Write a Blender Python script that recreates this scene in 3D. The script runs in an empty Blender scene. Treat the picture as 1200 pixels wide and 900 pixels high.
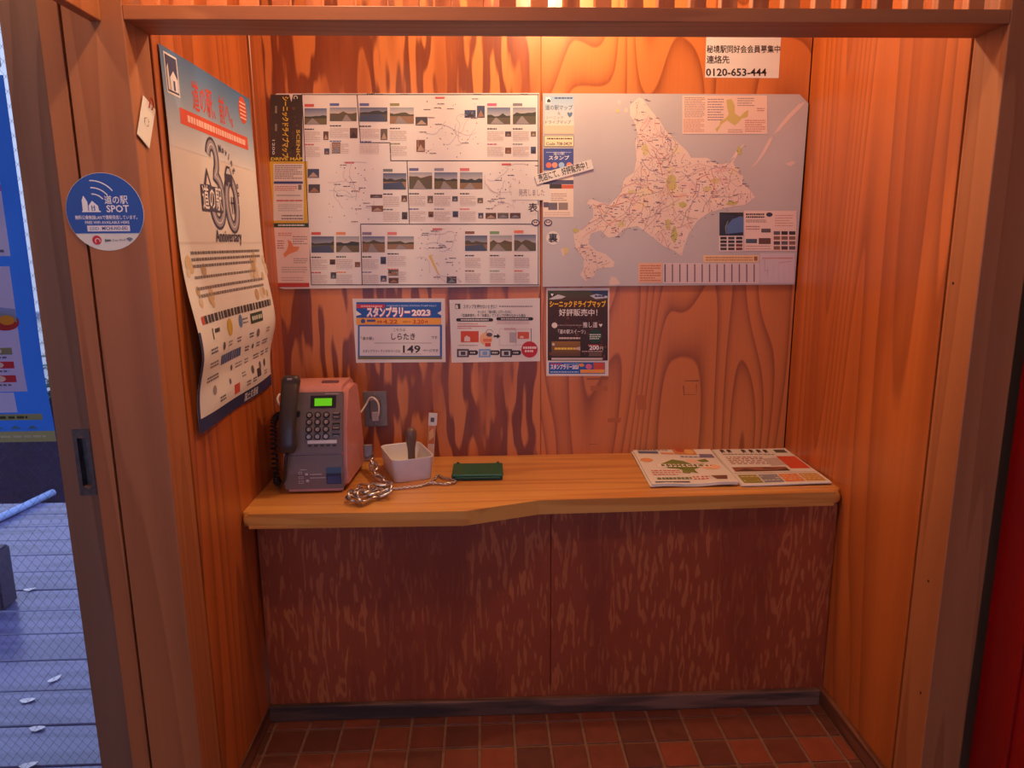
import bpy, bmesh, math, random
from mathutils import Vector, Matrix
random.seed(7)
scene = bpy.context.scene
COL = scene.collection

# ------------------------------------------------------------------ camera
CAM = Vector((0.6646, -2.3456, 1.4119)); FPX = 834.36
PITCH, YAW, ROLL = 0.1969, 0.0385, -0.0070
_fw = Vector((math.sin(YAW)*math.cos(PITCH), math.cos(YAW)*math.cos(PITCH), -math.sin(PITCH)))
_rt = Vector((math.cos(YAW), -math.sin(YAW), 0)); _up = _rt.cross(_fw)
_c, _s = math.cos(ROLL), math.sin(ROLL)
_rt, _up = _c*_rt + _s*_up, -_s*_rt + _c*_up
cam_data = bpy.data.cameras.new('camera')
cam_data.sensor_fit = 'HORIZONTAL'; cam_data.sensor_width = 36; cam_data.lens = 36*FPX/1200
cam_data.clip_start = 0.05; cam_data.clip_end = 100
cam = bpy.data.objects.new('camera', cam_data); COL.objects.link(cam)
m = Matrix((_rt, _up, -_fw)).transposed().to_4x4(); m.translation = CAM
cam.matrix_world = m
scene.camera = cam

# ------------------------------------------------------------------ world, lamps, exposure
world = bpy.data.worlds.new('overcast_sky'); scene.world = world; world.use_nodes = True
bg = world.node_tree.nodes['Background']
bg.inputs[0].default_value = (0.55, 0.66, 1.0, 1); bg.inputs[1].default_value = 1.75
LAMP_IN = dict(loc=(0.90, -0.34, 2.27), power=25, color=(1.0, 0.725, 0.46))
LAMP_OUT = dict(loc=(0.36, -1.13, 2.36), power=22, color=(1.0, 0.725, 0.46))
LAMP_DOOR = dict(loc=(-0.32, -1.25, 2.36), power=8, color=(1.0, 0.725, 0.46))
scene.view_settings.view_transform = 'Standard'; scene.view_settings.look = 'None'
scene.view_settings.gamma = 1; scene.view_settings.use_curve_mapping = False
scene.view_settings.exposure = 0.0

# ------------------------------------------------------------------ helpers
W = 1.70; YP = -0.400; YF = -0.882; YB = -0.779; ZC = 0.6964; ZL = 1.824
def at(x, y, axis, val):
    """the point of the plane axis=val that a pixel of the 1200x900 photograph shows"""
    d = _fw + _rt*((x-600)/FPX) - _up*((y-450)/FPX)
    t = (val - CAM[axis])/d[axis]
    return CAM + d*t
def lin(c):
    r = []
    for v in c[:3]:
        v = v/255.0
        r.append(v/12.92 if v <= 0.04045 else ((v+0.055)/1.055)**2.4)
    return (r[0], r[1], r[2], 1.0)

def obj(name, me, mat=None, parent=None, loc=None):
    o = bpy.data.objects.new(name, me); COL.objects.link(o)
    if mat is not None and me is not None and not me.materials: me.materials.append(mat)
    if parent is not None: o.parent = parent
    if loc is not None: o.location = loc
    return o
def empty(name, loc, rz=0):
    o = bpy.data.objects.new(name, None); COL.objects.link(o)
    o.location = loc; o.rotation_euler = (0, 0, rz); o.empty_display_size = 0.05
    return o
def tag(o, label, cat, group=None):
    o['label'] = label; o['category'] = cat
    if group: o['group'] = group
    return o
def struct(o, label=None):
    o['kind'] = 'structure'
    if label: o['label'] = label
    return o
def to_mesh(bm, name, smooth=False):
    me = bpy.data.meshes.new(name)
    bmesh.ops.recalc_face_normals(bm, faces=bm.faces)
    bm.to_mesh(me); bm.free()
    if smooth:
        for f in me.polygons: f.use_smooth = True
        if smooth != True: me.set_sharp_from_angle(angle=math.radians(smooth))
    return me
def box_bm(x0, x1, y0, y1, z0, z1, bev=0, seg=2):
    bm = bmesh.new()
    bmesh.ops.create_cube(bm, size=1)
    for v in bm.verts:
        v.co = Vector((x0 if v.co.x < 0 else x1, y0 if v.co.y < 0 else y1, z0 if v.co.z < 0 else z1))
    if bev: bmesh.ops.bevel(bm, geom=bm.edges[:], offset=bev, segments=seg, affect='EDGES', profile=0.5)
    return bm
def box(name, x0, x1, y0, y1, z0, z1, mat, parent=None, bev=0, seg=2):
    return obj(name, to_mesh(box_bm(x0, x1, y0, y1, z0, z1, bev, seg), name), mat, parent)
def add_box(bm, x0, x1, y0, y1, z0, z1, M=None):
    vs = [bm.verts.new((x, y, z)) for x in (x0, x1) for y in (y0, y1) for z in (z0, z1)]
    for f in ((0,1,3,2),(4,6,7,5),(0,4,5,1),(2,3,7,6),(0,2,6,4),(1,5,7,3)): bm.faces.new([vs[i] for i in f])
    if M is not None:
        for v in vs: v.co = M @ v.co
def prism_bm(pts, z0, z1):
    bm = bmesh.new()
    a = [bm.verts.new((p[0], p[1], z0)) for p in pts]; b = [bm.verts.new((p[0], p[1], z1)) for p in pts]
    bm.faces.new(a); bm.faces.new(b); n = len(pts)
    for i in range(n): bm.faces.new((a[i], a[(i+1)%n], b[(i+1)%n], b[i]))
    return bm
def tube_bm(bm, pts, r, n=8, closed=False):
    pts = [Vector(p) for p in pts]; rings = []; N = len(pts); prev = None
    for i, p in enumerate(pts):
        if closed: d = pts[(i+1)%N] - pts[i-1]
        else: d = pts[min(i+1, N-1)] - pts[max(i-1, 0)]
        d.normalize()
        if prev is None:
            a = Vector((0,0,1)) if abs(d.z) < 0.9 else Vector((1,0,0)); u = d.cross(a).normalized()
        else: u = (prev - d*prev.dot(d)).normalized()
        prev = u; w = d.cross(u)
        rr = r(i/(N-1)) if callable(r) else r
        rings.append([bm.verts.new(p + (u*math.cos(2*math.pi*k/n) + w*math.sin(2*math.pi*k/n))*rr) for k in range(n)])
    for i in range(N if closed else N-1):
        A, B = rings[i], rings[(i+1)%N]
        off = 0
        if closed and i == N-1:
            off = min(range(n), key=lambda s: sum((A[k].co-B[(k+s)%n].co).length for k in range(n)))
        for k in range(n): bm.faces.new((A[k], A[(k+1)%n], B[(k+1+off)%n], B[(k+off)%n]))
    if not closed: bm.faces.new(rings[0][::-1]); bm.faces.new(rings[-1])
def lathe_bm(bm, prof, n=24, M=None):
    rings = []
    for r, z in prof:
        rings.append([bm.verts.new((r*math.cos(2*math.pi*k/n), r*math.sin(2*math.pi*k/n), z)) for k in range(n)])
    for i in range(len(rings)-1):
        for k in range(n): bm.faces.new((rings[i][k], rings[i][(k+1)%n], rings[i+1][(k+1)%n], rings[i+1][k]))
    bm.faces.new(rings[0][::-1]); bm.faces.new(rings[-1])
    if M is not None:
        for rg in rings:
            for v in rg: v.co = M @ v.co
def smooth_path(pts, k=6):
    pts = [Vector(p) for p in pts]; out = []
    for i in range(len(pts)-1):
        p0 = pts[max(i-1,0)]; p1 = pts[i]; p2 = pts[i+1]; p3 = pts[min(i+2, len(pts)-1)]
        for j in range(k):
            t = j/k
            out.append(0.5*((2*p1)+(p2-p0)*t+(2*p0-5*p1+4*p2-p3)*t*t+(3*p1-p0-3*p2+p3)*t**3))
    out.append(pts[-1]); return out

# ------------------------------------------------------------------ materials
def new_mat(name):
    mt = bpy.data.materials.new(name); mt.use_nodes = True
    nt = mt.node_tree; b = nt.nodes['Principled BSDF']
    return mt, nt, b
def N(nt, t, **kw):
    n = nt.nodes.new(t)
    for k, v in kw.items(): setattr(n, k, v)
    return n
def plain(name, c, rough=0.5, metal=0, coat=0, noise=0.0, nscale=40, spec=0.5, bump=0):
    mt, nt, b = new_mat(name)
    b.inputs['Roughness'].default_value = rough; b.inputs['Metallic'].default_value = metal
    b.inputs['Coat Weight'].default_value = coat; b.inputs['Specular IOR Level'].default_value = spec
    tc = N(nt, 'ShaderNodeTexCoord'); no = N(nt, 'ShaderNodeTexNoise'); no.inputs['Scale'].default_value = nscale; no.inputs['Detail'].default_value = 4
    nt.links.new(tc.outputs['Object'], no.inputs['Vector'])
    rp = N(nt, 'ShaderNodeValToRGB'); col = lin(c)
    rp.color_ramp.elements[0].position = 0.3; rp.color_ramp.elements[1].position = 0.7
    rp.color_ramp.elements[0].color = tuple(v*(1-noise) for v in col[:3])+(1,); rp.color_ramp.elements[1].color = tuple(min(1, v*(1+noise)) for v in col[:3])+(1,)
    nt.links.new(no.outputs['Fac'], rp.inputs['Fac']); nt.links.new(rp.outputs['Color'], b.inputs['Base Color'])
    if bump:
        bp = N(nt, 'ShaderNodeBump'); bp.inputs['Strength'].default_value = bump; bp.inputs['Distance'].default_value = 0.002
        nt.links.new(no.outputs['Fac'], bp.inputs['Height']); nt.links.new(bp.outputs['Normal'], b.inputs['Normal'])
    return mt
def wood(name, light, dark, mapscale=(5,5,1.0), rings=9, sharp=(0.25,0.85), grain=0.35, grainscale=(160,160,5), rough=0.38, seed=0.0, coat=0.15,
         blotch=None, blotchscale=(3,3,0.7), rnd=False, detail=1.2, distort=0.0, bump=0.08, saw=0.0):
    """flat-sawn wood: growth rings are the level lines of a stretched noise; fine grain and an optional slow stain on top"""
    mt, nt, b = new_mat(name); L = nt.links.new
    tc = N(nt, 'ShaderNodeTexCoord'); vec = tc.outputs['Object']
    if rnd:
        oi = N(nt, 'ShaderNodeObjectInfo'); sc_ = N(nt, 'ShaderNodeVectorMath', operation='SCALE'); sc_.inputs[0].default_value = (7.3, 5.1, 9.7)
        L(oi.outputs['Random'], sc_.inputs['Scale']); ad = N(nt, 'ShaderNodeVectorMath', operation='ADD'); L(vec, ad.inputs[0]); L(sc_.outputs[0], ad.inputs[1]); vec = ad.outputs[0]
    def noise(scale, loc, det, dist=0.0, rgh=0.5):
        mp = N(nt, 'ShaderNodeMapping'); mp.inputs['Scale'].default_value = scale; mp.inputs['Location'].default_value = loc; L(vec, mp.inputs['Vector'])
        no = N(nt, 'ShaderNodeTexNoise'); no.inputs['Scale'].default_value = 1; no.inputs['Detail'].default_value = det; no.inputs['Distortion'].default_value = dist; no.inputs['Roughness'].default_value = rgh
        L(mp.outputs[0], no.inputs['Vector']); return no.outputs['Fac']
    h = noise(mapscale, (seed, seed*1.7, seed*0.6), detail, distort, 0.42)
    mu = N(nt, 'ShaderNodeMath', operation='MULTIPLY'); mu.inputs[1].default_value = rings*6.283; L(h, mu.inputs[0])
    si = N(nt, 'ShaderNodeMath', operation='SINE'); L(mu.outputs[0], si.inputs[0])
    mr = N(nt, 'ShaderNodeMapRange', interpolation_type='SMOOTHSTEP'); mr.inputs['From Min'].default_value = sharp[0]*2-1; mr.inputs['From Max'].default_value = sharp[1]*2-1; L(si.outputs[0], mr.inputs['Value'])
    if saw:
        fr = N(nt, 'ShaderNodeMath', operation='MULTIPLY'); fr.inputs[1].default_value = rings; L(h, fr.inputs[0])
        fc = N(nt, 'ShaderNodeMath', operation='FRACT'); L(fr.outputs[0], fc.inputs[0])
        up_ = N(nt, 'ShaderNodeMath', operation='POWER'); up_.inputs[1].default_value = saw; L(fc.outputs[0], up_.inputs[0])
        dn = N(nt, 'ShaderNodeMapRange', interpolation_type='SMOOTHSTEP'); dn.inputs['From Min'].default_value = 1.0; dn.inputs['From Max'].default_value = 0.93; L(fc.outputs[0], dn.inputs['Value'])
        mr = N(nt, 'ShaderNodeMath', operation='MULTIPLY'); L(up_.outputs[0], mr.inputs[0]); L(dn.outputs[0], mr.inputs[1])
    g = noise(grainscale, (seed*3, 0, 0), 3)
    gm = N(nt, 'ShaderNodeMath', operation='MULTIPLY_ADD'); gm.inputs[1].default_value = grain*2; gm.inputs[2].default_value = -grain; L(g, gm.inputs[0])
    fa = N(nt, 'ShaderNodeMath', operation='ADD', use_clamp=True); L(mr.outputs[0], fa.inputs[0]); L(gm.outputs[0], fa.inputs[1])
    mx = N(nt, 'ShaderNodeMix', data_type='RGBA'); L(fa.outputs[0], mx.inputs['Factor'])
    mx.inputs[6].default_value = lin(light); mx.inputs[7].default_value = lin(dark)
    out = mx.outputs[2]
    if blotch is not None:
        bl = noise(blotchscale, (seed*2+3, 1, 2), 3)
        br = N(nt, 'ShaderNodeMapRange', interpolation_type='SMOOTHSTEP'); br.inputs['From Min'].default_value = 0.46; br.inputs['From Max'].default_value = 0.66; br.inputs['To Max'].default_value = 0.75; L(bl, br.inputs['Value'])
        m2 = N(nt, 'ShaderNodeMix', data_type='RGBA'); L(br.outputs[0], m2.inputs['Factor']); L(out, m2.inputs[6]); m2.inputs[7].default_value = lin(blotch); out = m2.outputs[2]
    L(out, b.inputs['Base Color'])
    b.inputs['Roughness'].default_value = rough; b.inputs['Coat Weight'].default_value = coat; b.inputs['Coat Roughness'].default_value = 0.25
    bp = N(nt, 'ShaderNodeBump'); bp.inputs['Strength'].default_value = bump; bp.inputs['Distance'].default_value = 0.002; L(fa.outputs[0], bp.inputs['Height']); L(bp.outputs['Normal'], b.inputs['Normal'])
    return mt
MAT = {}
MAT['ply_left'] = wood('plywood_bold_figure', (208,124,62), (124,57,29), (14,14,2.0), 4.2, (0.30,0.74), 0.2, (130,130,6), seed=2.3, detail=2.6, blotch=(162,82,38), blotchscale=(9,9,1.4))
MAT['ply_right'] = wood('plywood_cathedral', (206,120,60), (136,66,32), (3.0,3.0,0.60), 25, grain=0.14, grainscale=(150,150,4), seed=6.1, detail=1.1, saw=3.4)
MAT['side_right'] = wood('side_board_right', (196,104,44), (152,74,30), (3.0,3.0,0.20), 17, grain=0.22, grainscale=(60,200,3), seed=4.4, detail=0.9, saw=2.2, blotch=(164,80,32), blotchscale=(3,9,.25))
MAT['side_left'] = wood('side_board_left', (188,98,40), (142,68,26), (3.0,3.4,0.26), 17, grain=0.22, grainscale=(60,200,3), seed=9.2, detail=1.0, saw=2.2, blotch=(156,74,30), blotchscale=(3,9,.25))
MAT['strip'] = wood('corner_strip_wood', (176,90,42), (140,68,32), (8,8,0.5), 8, grain=0.2, grainscale=(150,150,4), seed=1.2, saw=2.0)
MAT['post'] = wood('post_wood', (172,104,62), (154,88,50), (9,9,0.4), 8, grain=0.3, grainscale=(170,170,4), seed=3.2, rough=0.5, coat=0.05, saw=1.5)
MAT['lintel'] = wood('lintel_wood', (172,100,56), (150,82,46), (0.5,9,9), 8, grain=0.3, grainscale=(4,170,170), seed=5.0, rough=0.5, coat=0.05, saw=1.5)
MAT['slat'] = wood('slat_wood', (204,120,68), (166,88,48), (12,12,0.8), 4, (0.4,1.0), 0.3, (170,170,4), seed=2.0, rnd=True)
MAT['lower'] = wood('lower_panel_stained', (152,66,34), (182,98,54), (50,50,9.0), 3.4, (0.5,1.0), 0.3, (160,160,12), seed=7.7, detail=2.6, blotch=(132,52,27), blotchscale=(9,9,2.0), rough=0.45, coat=0.12)
MAT['counter'] = wood('counter_wood', (216,154,80), (196,128,62), (0.9,14,14), 4, (0.4,1.0), 0.28, (5,190,60), seed=8.1, rough=0.3, coat=0.35, blotch=(204,138,68), blotchscale=(1.2,26,3))
MAT['skirt'] = wood('scuffed_skirting', (128,88,70), (92,60,48), (1,16,10), 4, (0.4,1.0), 0.4, (6,120,80), seed=3.9, rough=0.65, coat=0, blotch=(36,26,26), blotchscale=(3,8,26))
MAT['skirt_y'] = wood('side_skirting', (126,72,48), (92,50,34), (16,1,10), 4, (0.4,1.0), 0.4, (120,6,80), seed=4.9, rough=0.6, coat=0)
MAT['door_wood'] = wood('door_wood_grey', (134,96,76), (116,80,62), (9,9,0.4), 8, grain=0.35, grainscale=(150,150,4), seed=2.7, rough=0.6, coat=0, saw=1.5)
MAT['shadow_gap'] = plain('dark_joint', (40,22,14), 0.9)
MAT['grout'] = plain('grout', (132,90,68), 0.85, noise=0.15, nscale=60, bump=0.2)
MAT['steel'] = plain('brushed_steel', (150,145,142), 0.35, 1.0, noise=0.08)
MAT['chrome'] = plain('chain_metal', (205,200,195), 0.22, 1.0, noise=0.08)
MAT['plaster'] = plain('ceiling_plaster', (196,160,128), 0.8, noise=0.04, nscale=8)
MAT['room_wall'] = plain('room_wall', (186,136,98), 0.75, noise=0.06, nscale=5)
def tile_mat():
    mt, nt, b = new_mat('terracotta_tile'); L = nt.links.new
    oi = N(nt, 'ShaderNodeObjectInfo'); rp = N(nt, 'ShaderNodeValToRGB'); cr = rp.color_ramp
    cr.elements[0].color = lin((112,60,44)); cr.elements[1].color = lin((166,78,50)); cr.elements[1].position = 0.97
    e = cr.elements.new(0.45); e.color = lin((124,62,44)); e = cr.elements.new(0.8); e.color = lin((142,70,46))
    L(oi.outputs['Random'], rp.inputs['Fac'])
    tc = N(nt, 'ShaderNodeTexCoord'); no = N(nt, 'ShaderNodeTexNoise'); no.inputs['Scale'].default_value = 26; no.inputs['Detail'].default_value = 5
    ad = N(nt, 'ShaderNodeVectorMath', operation='ADD'); L(tc.outputs['Object'], ad.inputs[0]); L(oi.outputs['Location'], ad.inputs[1]); L(ad.outputs[0], no.inputs['Vector'])
    mx = N(nt, 'ShaderNodeMix', data_type='RGBA', blend_type='MULTIPLY'); mx.inputs['Factor'].default_value = 0.5
    L(rp.outputs['Color'], mx.inputs[6]); L(no.outputs['Fac'], mx.inputs[7])
    r2 = N(nt, 'ShaderNodeMapRange'); r2.inputs['To Min'].default_value = 0.3; r2.inputs['To Max'].default_value = 0.6; L(no.outputs['Fac'], r2.inputs['Value']); L(r2.outputs[0], b.inputs['Roughness'])
    L(mx.outputs[2], b.inputs['Base Color'])
    bp = N(nt, 'ShaderNodeBump'); bp.inputs['Strength'].default_value = 0.12; bp.inputs['Distance'].default_value = 0.003; L(no.outputs['Fac'], bp.inputs['Height']); L(bp.outputs['Normal'], b.inputs['Normal'])
    return mt
MAT['tile'] = tile_mat()
def print_mat(name, rough, coat=0.0):
    mt, nt, b = new_mat(name)
    a = N(nt, 'ShaderNodeVertexColor'); a.layer_name = 'ink'; nt.links.new(a.outputs['Color'], b.inputs['Base Color'])
    b.inputs['Roughness'].default_value = rough; b.inputs['Coat Weight'].default_value = coat
    return mt
MAT['ink'] = print_mat('printed_ink', 0.55)
def translucent(mt, k):
    nt = mt.node_tree; b = nt.nodes['Principled BSDF']; src = b.inputs['Base Color'].links[0].from_socket
    t = N(nt, 'ShaderNodeBsdfTranslucent'); nt.links.new(src, t.inputs[0]); mx = N(nt, 'ShaderNodeMixShader'); mx.inputs[0].default_value = k
    nt.links.new(b.outputs[0], mx.inputs[1]); nt.links.new(t.outputs[0], mx.inputs[2]); nt.links.new(mx.outputs[0], nt.nodes['Material Output'].inputs['Surface']); return mt
MAT['ink_thin'] = translucent(print_mat('printed_ink_thin', 0.55), 0.6)
def glass_mat(name, tint=(0.92,0.95,1.0,1), rough=0.02):
    mt, nt, b = new_mat(name); L = nt.links.new; nt.nodes.remove(b)
    tr = N(nt, 'ShaderNodeBsdfTransparent'); tr.inputs[0].default_value = tint
    gl = N(nt, 'ShaderNodeBsdfGlossy'); gl.inputs['Roughness'].default_value = rough
    lw = N(nt, 'ShaderNodeLayerWeight'); pw = N(nt, 'ShaderNodeMath', operation='POWER'); pw.inputs[1].default_value = 5.0; L(lw.outputs['Facing'], pw.inputs[0])
    fr = N(nt, 'ShaderNodeMath', operation='MULTIPLY_ADD'); fr.inputs[1].default_value = 0.8; fr.inputs[2].default_value = 0.035; L(pw.outputs[0], fr.inputs[0])
    mx = N(nt, 'ShaderNodeMixShader'); L(fr.outputs[0], mx.inputs[0]); L(tr.outputs[0], mx.inputs[1]); L(gl.outputs[0], mx.inputs[2])
    L(mx.outputs[0], nt.nodes['Material Output'].inputs['Surface']); return mt
MAT['glass'] = glass_mat('window_glass')

# ------------------------------------------------------------------ printing on paper: flat inked shapes, colours as a mesh attribute
FONT_CACHE = {}
def text_geo(s, bold=0.0, spacing=1.0):
    key = (s, bold, spacing)
    if key not in FONT_CACHE:
        c = bpy.data.curves.new('lettering', 'FONT'); c.body = s; c.offset = bold; c.resolution_u = 2; c.space_character = spacing
        o = bpy.data.objects.new('lettering', c)
        me = bpy.data.meshes.new_from_object(o)
        vs = [(v.co.x, v.co.y) for v in me.vertices]; fs = [tuple(p.vertices) for p in me.polygons]
        bpy.data.objects.remove(o); bpy.data.meshes.remove(me); bpy.data.curves.remove(c)
        FONT_CACHE[key] = (vs, fs)
    return FONT_CACHE[key]
class Print:
    """collects inked shapes in paper metres (u right, v up) and becomes ONE mesh laid on its paper"""
    def __init__(s, to_uv=None): s.V = []; s.F = []; s.C = []; s.h = 0; s.to_uv = to_uv or (lambda x, y: (x, y))
    def layer(s): s.h += 1
    def raw(s, pts, faces, cols):
        b = len(s.V); s.k = (getattr(s, 'k', 0)+1) % 37; hh = s.h+s.k*0.022     # each shape a hair above the last: no two coplanar
        for p in pts: s.V.append((p[0], p[1], hh))
        s.F += [tuple(i+b for i in f) for f in faces]
        s.C += cols
    def poly(s, pts, c):
        p = [s.to_uv(*q) for q in pts]; s.raw(p, [tuple(range(len(p)))], [lin(c)]*len(p))
    def rect(s, x0, y0, x1, y1, c, c2=None, nx=1, ny=1):
        pts = []; cols = []; fs = []
        for j in range(ny+1):
            t = j/ny; cc = c if c2 is None else tuple(c[k]*(1-t)+c2[k]*t for k in range(3))
            for i in range(nx+1):
                pts.append(s.to_uv(x0+(x1-x0)*i/nx, y0+(y1-y0)*t)); cols.append(lin(cc))
        for j in range(ny):
            for i in range(nx): a = j*(nx+1)+i; fs.append((a, a+1, a+nx+2, a+nx+1))
        s.raw(pts, fs, cols)
    def frame(s, x0, y0, x1, y1, c, w=0.6):
        for r in ((x0,y0,x1,y0+w),(x0,y1-w,x1,y1),(x0,y0,x0+w,y1),(x1-w,y0,x1,y1)): s.rect(*r, c)
    def disc(s, x, y, r, c, ry=None, n=28):
        s.poly([(x+r*math.cos(2*math.pi*k/n), y+(ry or r)*math.sin(2*math.pi*k/n)) for k in range(n)], c)
    def ring(s, x, y, r, w, c, a0=0, a1=360, n=24, ry=1.0):
        pts = []
        for k in range(n+1):
            a = math.radians(a0+(a1-a0)*k/n)
            for q in (r-w/2, r+w/2): pts.append(s.to_uv(x+q*math.cos(a), y-q*ry*math.sin(a)))
        s.raw(pts, [(2*k, 2*k+1, 2*k+3, 2*k+2) for k in range(n)], [lin(c)]*len(pts))
    def line(s, pts, w, c):
        for a, b in zip(pts, pts[1:]):
            dx, dy = b[0]-a[0], b[1]-a[1]; l = math.hypot(dx, dy) or 1; nx, ny = -dy/l*w/2, dx/l*w/2
            s.poly([(a[0]+nx,a[1]+ny),(b[0]+nx,b[1]+ny),(b[0]-nx,b[1]-ny),(a[0]-nx,a[1]-ny)], c)
    def text(s, t, x, y, h, c, w=None, align='L', bold=0.0, rot=0, spacing=1.0, arc=None):
        """letters of height about h whose baseline starts at x, y; w fits the run to that width"""
        if any(0x4e00 <= ord(q) <= 0x9fff for q in t): bold = min(bold, 0.012)
        vs, fs = text_geo(t, bold, spacing)
        if not vs: return
        x0 = min(v[0] for v in vs); x1 = max(v[0] for v in vs); k = h/0.73; kx = k
        if w: kx = w/(x1-x0)
        wid = (x1-x0)*kx; off = {'L': 0, 'C': -wid/2, 'R': -wid}[align]; ca, sa = math.cos(rot), math.sin(rot); pts = []
        for v in vs:
            px, py = (v[0]-x0)*kx+off, v[1]*k
            pts.append(s.to_uv(x+px*ca+py*sa, y+px*sa-py*ca))
        s.raw(pts, fs, [lin(c)]*len(pts))
    def greek(s, x0, y0, x1, y1, n, c, fill=0.45, dash=(1.2, 3.5), gap=0.5):
        """body print too small to read: broken ink lines"""
        for i in range(n):
            y = y0+(y1-y0)*(i+0.5)/n; hh = (y1-y0)/n*fill/2; x = x0; end = x1-(random.random()*0.35*(x1-x0) if i % 3 == 2 else 0)
            while x < end:
                l = min(random.uniform(*dash), end-x); s.rect(x, y-hh, x+l, y+hh, c); x += l+gap*random.uniform(.6,1.4)
    def photo(s, x0, y0, x1, y1, kind=None):
        kind = random.randrange(4) if kind is None else kind; w, h = x1-x0, y1-y0
        sky = [((92,108,140),(176,172,174)),((130,138,156),(196,184,176)),((84,96,126),(150,150,158)),((150,158,168),(206,192,182))][kind]
        hz = y0+h*random.uniform(.38,.58)
        s.rect(x0, y0, x1, hz, sky[0], sky[1]); s.layer()
        hill = random.choice([(62,62,52),(84,76,56),(56,58,60),(96,80,60)])
        top = [(x0+w*k/6, hz-h*random.uniform(0.02,0.22)) for k in range(7)]
        s.poly(top+[(x1, hz+h*.06),(x0, hz+h*.06)], hill)
        gr = random.choice([(104,92,66),(134,104,76),(92,84,68),(146,112,86)])
        s.rect(x0, hz+h*.05, x1, y1, gr); s.layer()
        if kind != 2:
            cx = x0+w*random.uniform(.35,.65); s.poly([(cx-w*.03, hz+h*.06),(cx+w*.03, hz+h*.06),(cx+w*random.uniform(.2,.4), y1),(cx-w*random.uniform(.1,.35), y1)], (146,138,134))
        else: s.poly([(x0, y1),(x0, hz+h*.15),(x0+w*.8, hz+h*.05),(x1, y1)], (70,80,104))
        s.h -= 2
    def build(s, parent, put, name='printed_design', step=0.00012, ink='ink'):
        me = bpy.data.meshes.new(name)
        me.from_pydata([put(u, v, 0.0003+h*step) for u, v, h in s.V], [], s.F)
        at_ = me.color_attributes.new('ink', 'FLOAT_COLOR', 'POINT')
        at_.data.foreach_set('color', [k for c in s.C for k in c])
        me.update(); me.materials.append(MAT[ink])
        return obj(name, me, None, parent)

def paper_mat(name, c, rough=0.6, coat=0): return plain(name, c, rough, noise=0.03, nscale=6, coat=coat)
MAT['paper'] = paper_mat('white_paper', (226,220,212))
MAT['paper_gloss'] = paper_mat('laminated_paper', (226,218,210), 0.35)

# ================================================================== STRUCTURE
# floor: grout bed with single tiles
TP = 0.1016; gx0 = 0.024-TP; gy0 = -0.455
fl = struct(box('floor', -1.35, 2.7, -3.75, -0.80, -0.06, -0.004, MAT['grout']), 'terracotta tile floor with pale grout')
box('floor_bed', -0.02, W+0.02, -0.80, -0.39, -0.06, -0.004, MAT['grout'], fl)
tbm = box_bm(-TP/2+.0042, TP/2-.0042, -TP/2+.0042, TP/2-.0042, -0.004, 0.0, 0.0016, 1)
tme = to_mesh(tbm, 'tile'); tme.materials.append(MAT['tile'])
for j in range(-1, 11):
    for i in range(-1, 19):
        x0 = gx0+TP*i; x1 = x0+TP; y = gy0-TP*(j+.5)
        if y-TP/2 > YF: x0, x1 = max(x0, 0.004), min(x1, W-0.014)        # tiles cut along the booth walls
        if x1-x0 < 0.015: continue
        o = obj('tile', tme, None, fl, ((x0+x1)/2, y, 0)); o.scale.x = (x1-x0-.0084)/(TP-.0084)
        if j == -1: o.scale.y = 0.42; o.location.y = gy0+0.0225
# back wall, upper part: two plywood sheets over a dark backing
wb = struct(box('wall_back', -0.05, W+0.05, 0.004, 0.09, 0, 2.5, MAT['shadow_gap']), 'plywood back wall of the booth')
box('panel', 0.0015, 0.8506, -0.008, 0.004, 0.66, 2.45, MAT['ply_left'], wb, 0.0012, 1)['label'] = 'plywood sheet with bold dark figure'
box('panel', 0.8514, W-0.004, -0.008, 0.004, 0.66, 2.45, MAT['ply_right'], wb, 0.0012, 1)['label'] = 'plywood sheet with fine arched grain'
# left wall: board + corner strip
wl = struct(box('wall_left', -0.10, -0.010, YB+0.002, 0.004, 0, 2.5, MAT['shadow_gap']), 'wood board lining of the booth beside the poster')
box('panel', -0.012, 0.0, YB+0.008, -0.137, 0.0, 2.45, MAT['side_left'], wl, 0.001, 1)
box('corner_strip', -0.012, 0.006, -0.130, -0.006, 0.0, 2.45, MAT['strip'], wl, 0.0015, 1)
wr = struct(box('wall_right', W+0.010, W+0.10, YB+0.002, 0.004, 0, 2.5, MAT['shadow_gap']), 'wood board lining of the booth beside the brochures')
box('panel', W, W+0.012, YB+0.007, -0.005, 0.0, 2.45, MAT['side_right'], wr, 0.001, 1)
# lower wall under the counter
wlow = struct(box('wall_lower', 0.002, W-0.002, YP+0.012, YP+0.03, 0, ZC-0.045, MAT['shadow_gap']), 'dark stained panel wall below the counter')
box('panel', 0.005, 0.8495, YP, YP+0.012, 0.0, ZC-0.045, MAT['lower'], wlow, 0.001, 1)
box('panel', 0.8510, W-0.003, YP, YP+0.012, 0.0, ZC-0.045, MAT['lower'], wlow, 0.001, 1)
struct(box('baseboard_back', 0.002, W-0.016, YP-0.018, YP, 0.0, 0.050, MAT['skirt'], None, 0.003, 2), 'scuffed grey brown skirting below the dark panel')
struct(box('baseboard_right', W-0.016, W, YB, YP, 0.0, 0.055, MAT['skirt_y'], None, 0.003, 2))
struct(box('baseboard_left', 0.0, 0.006, YB, YP, 0.0, 0.055, MAT['skirt_y'], None, 0.002, 2))
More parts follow.
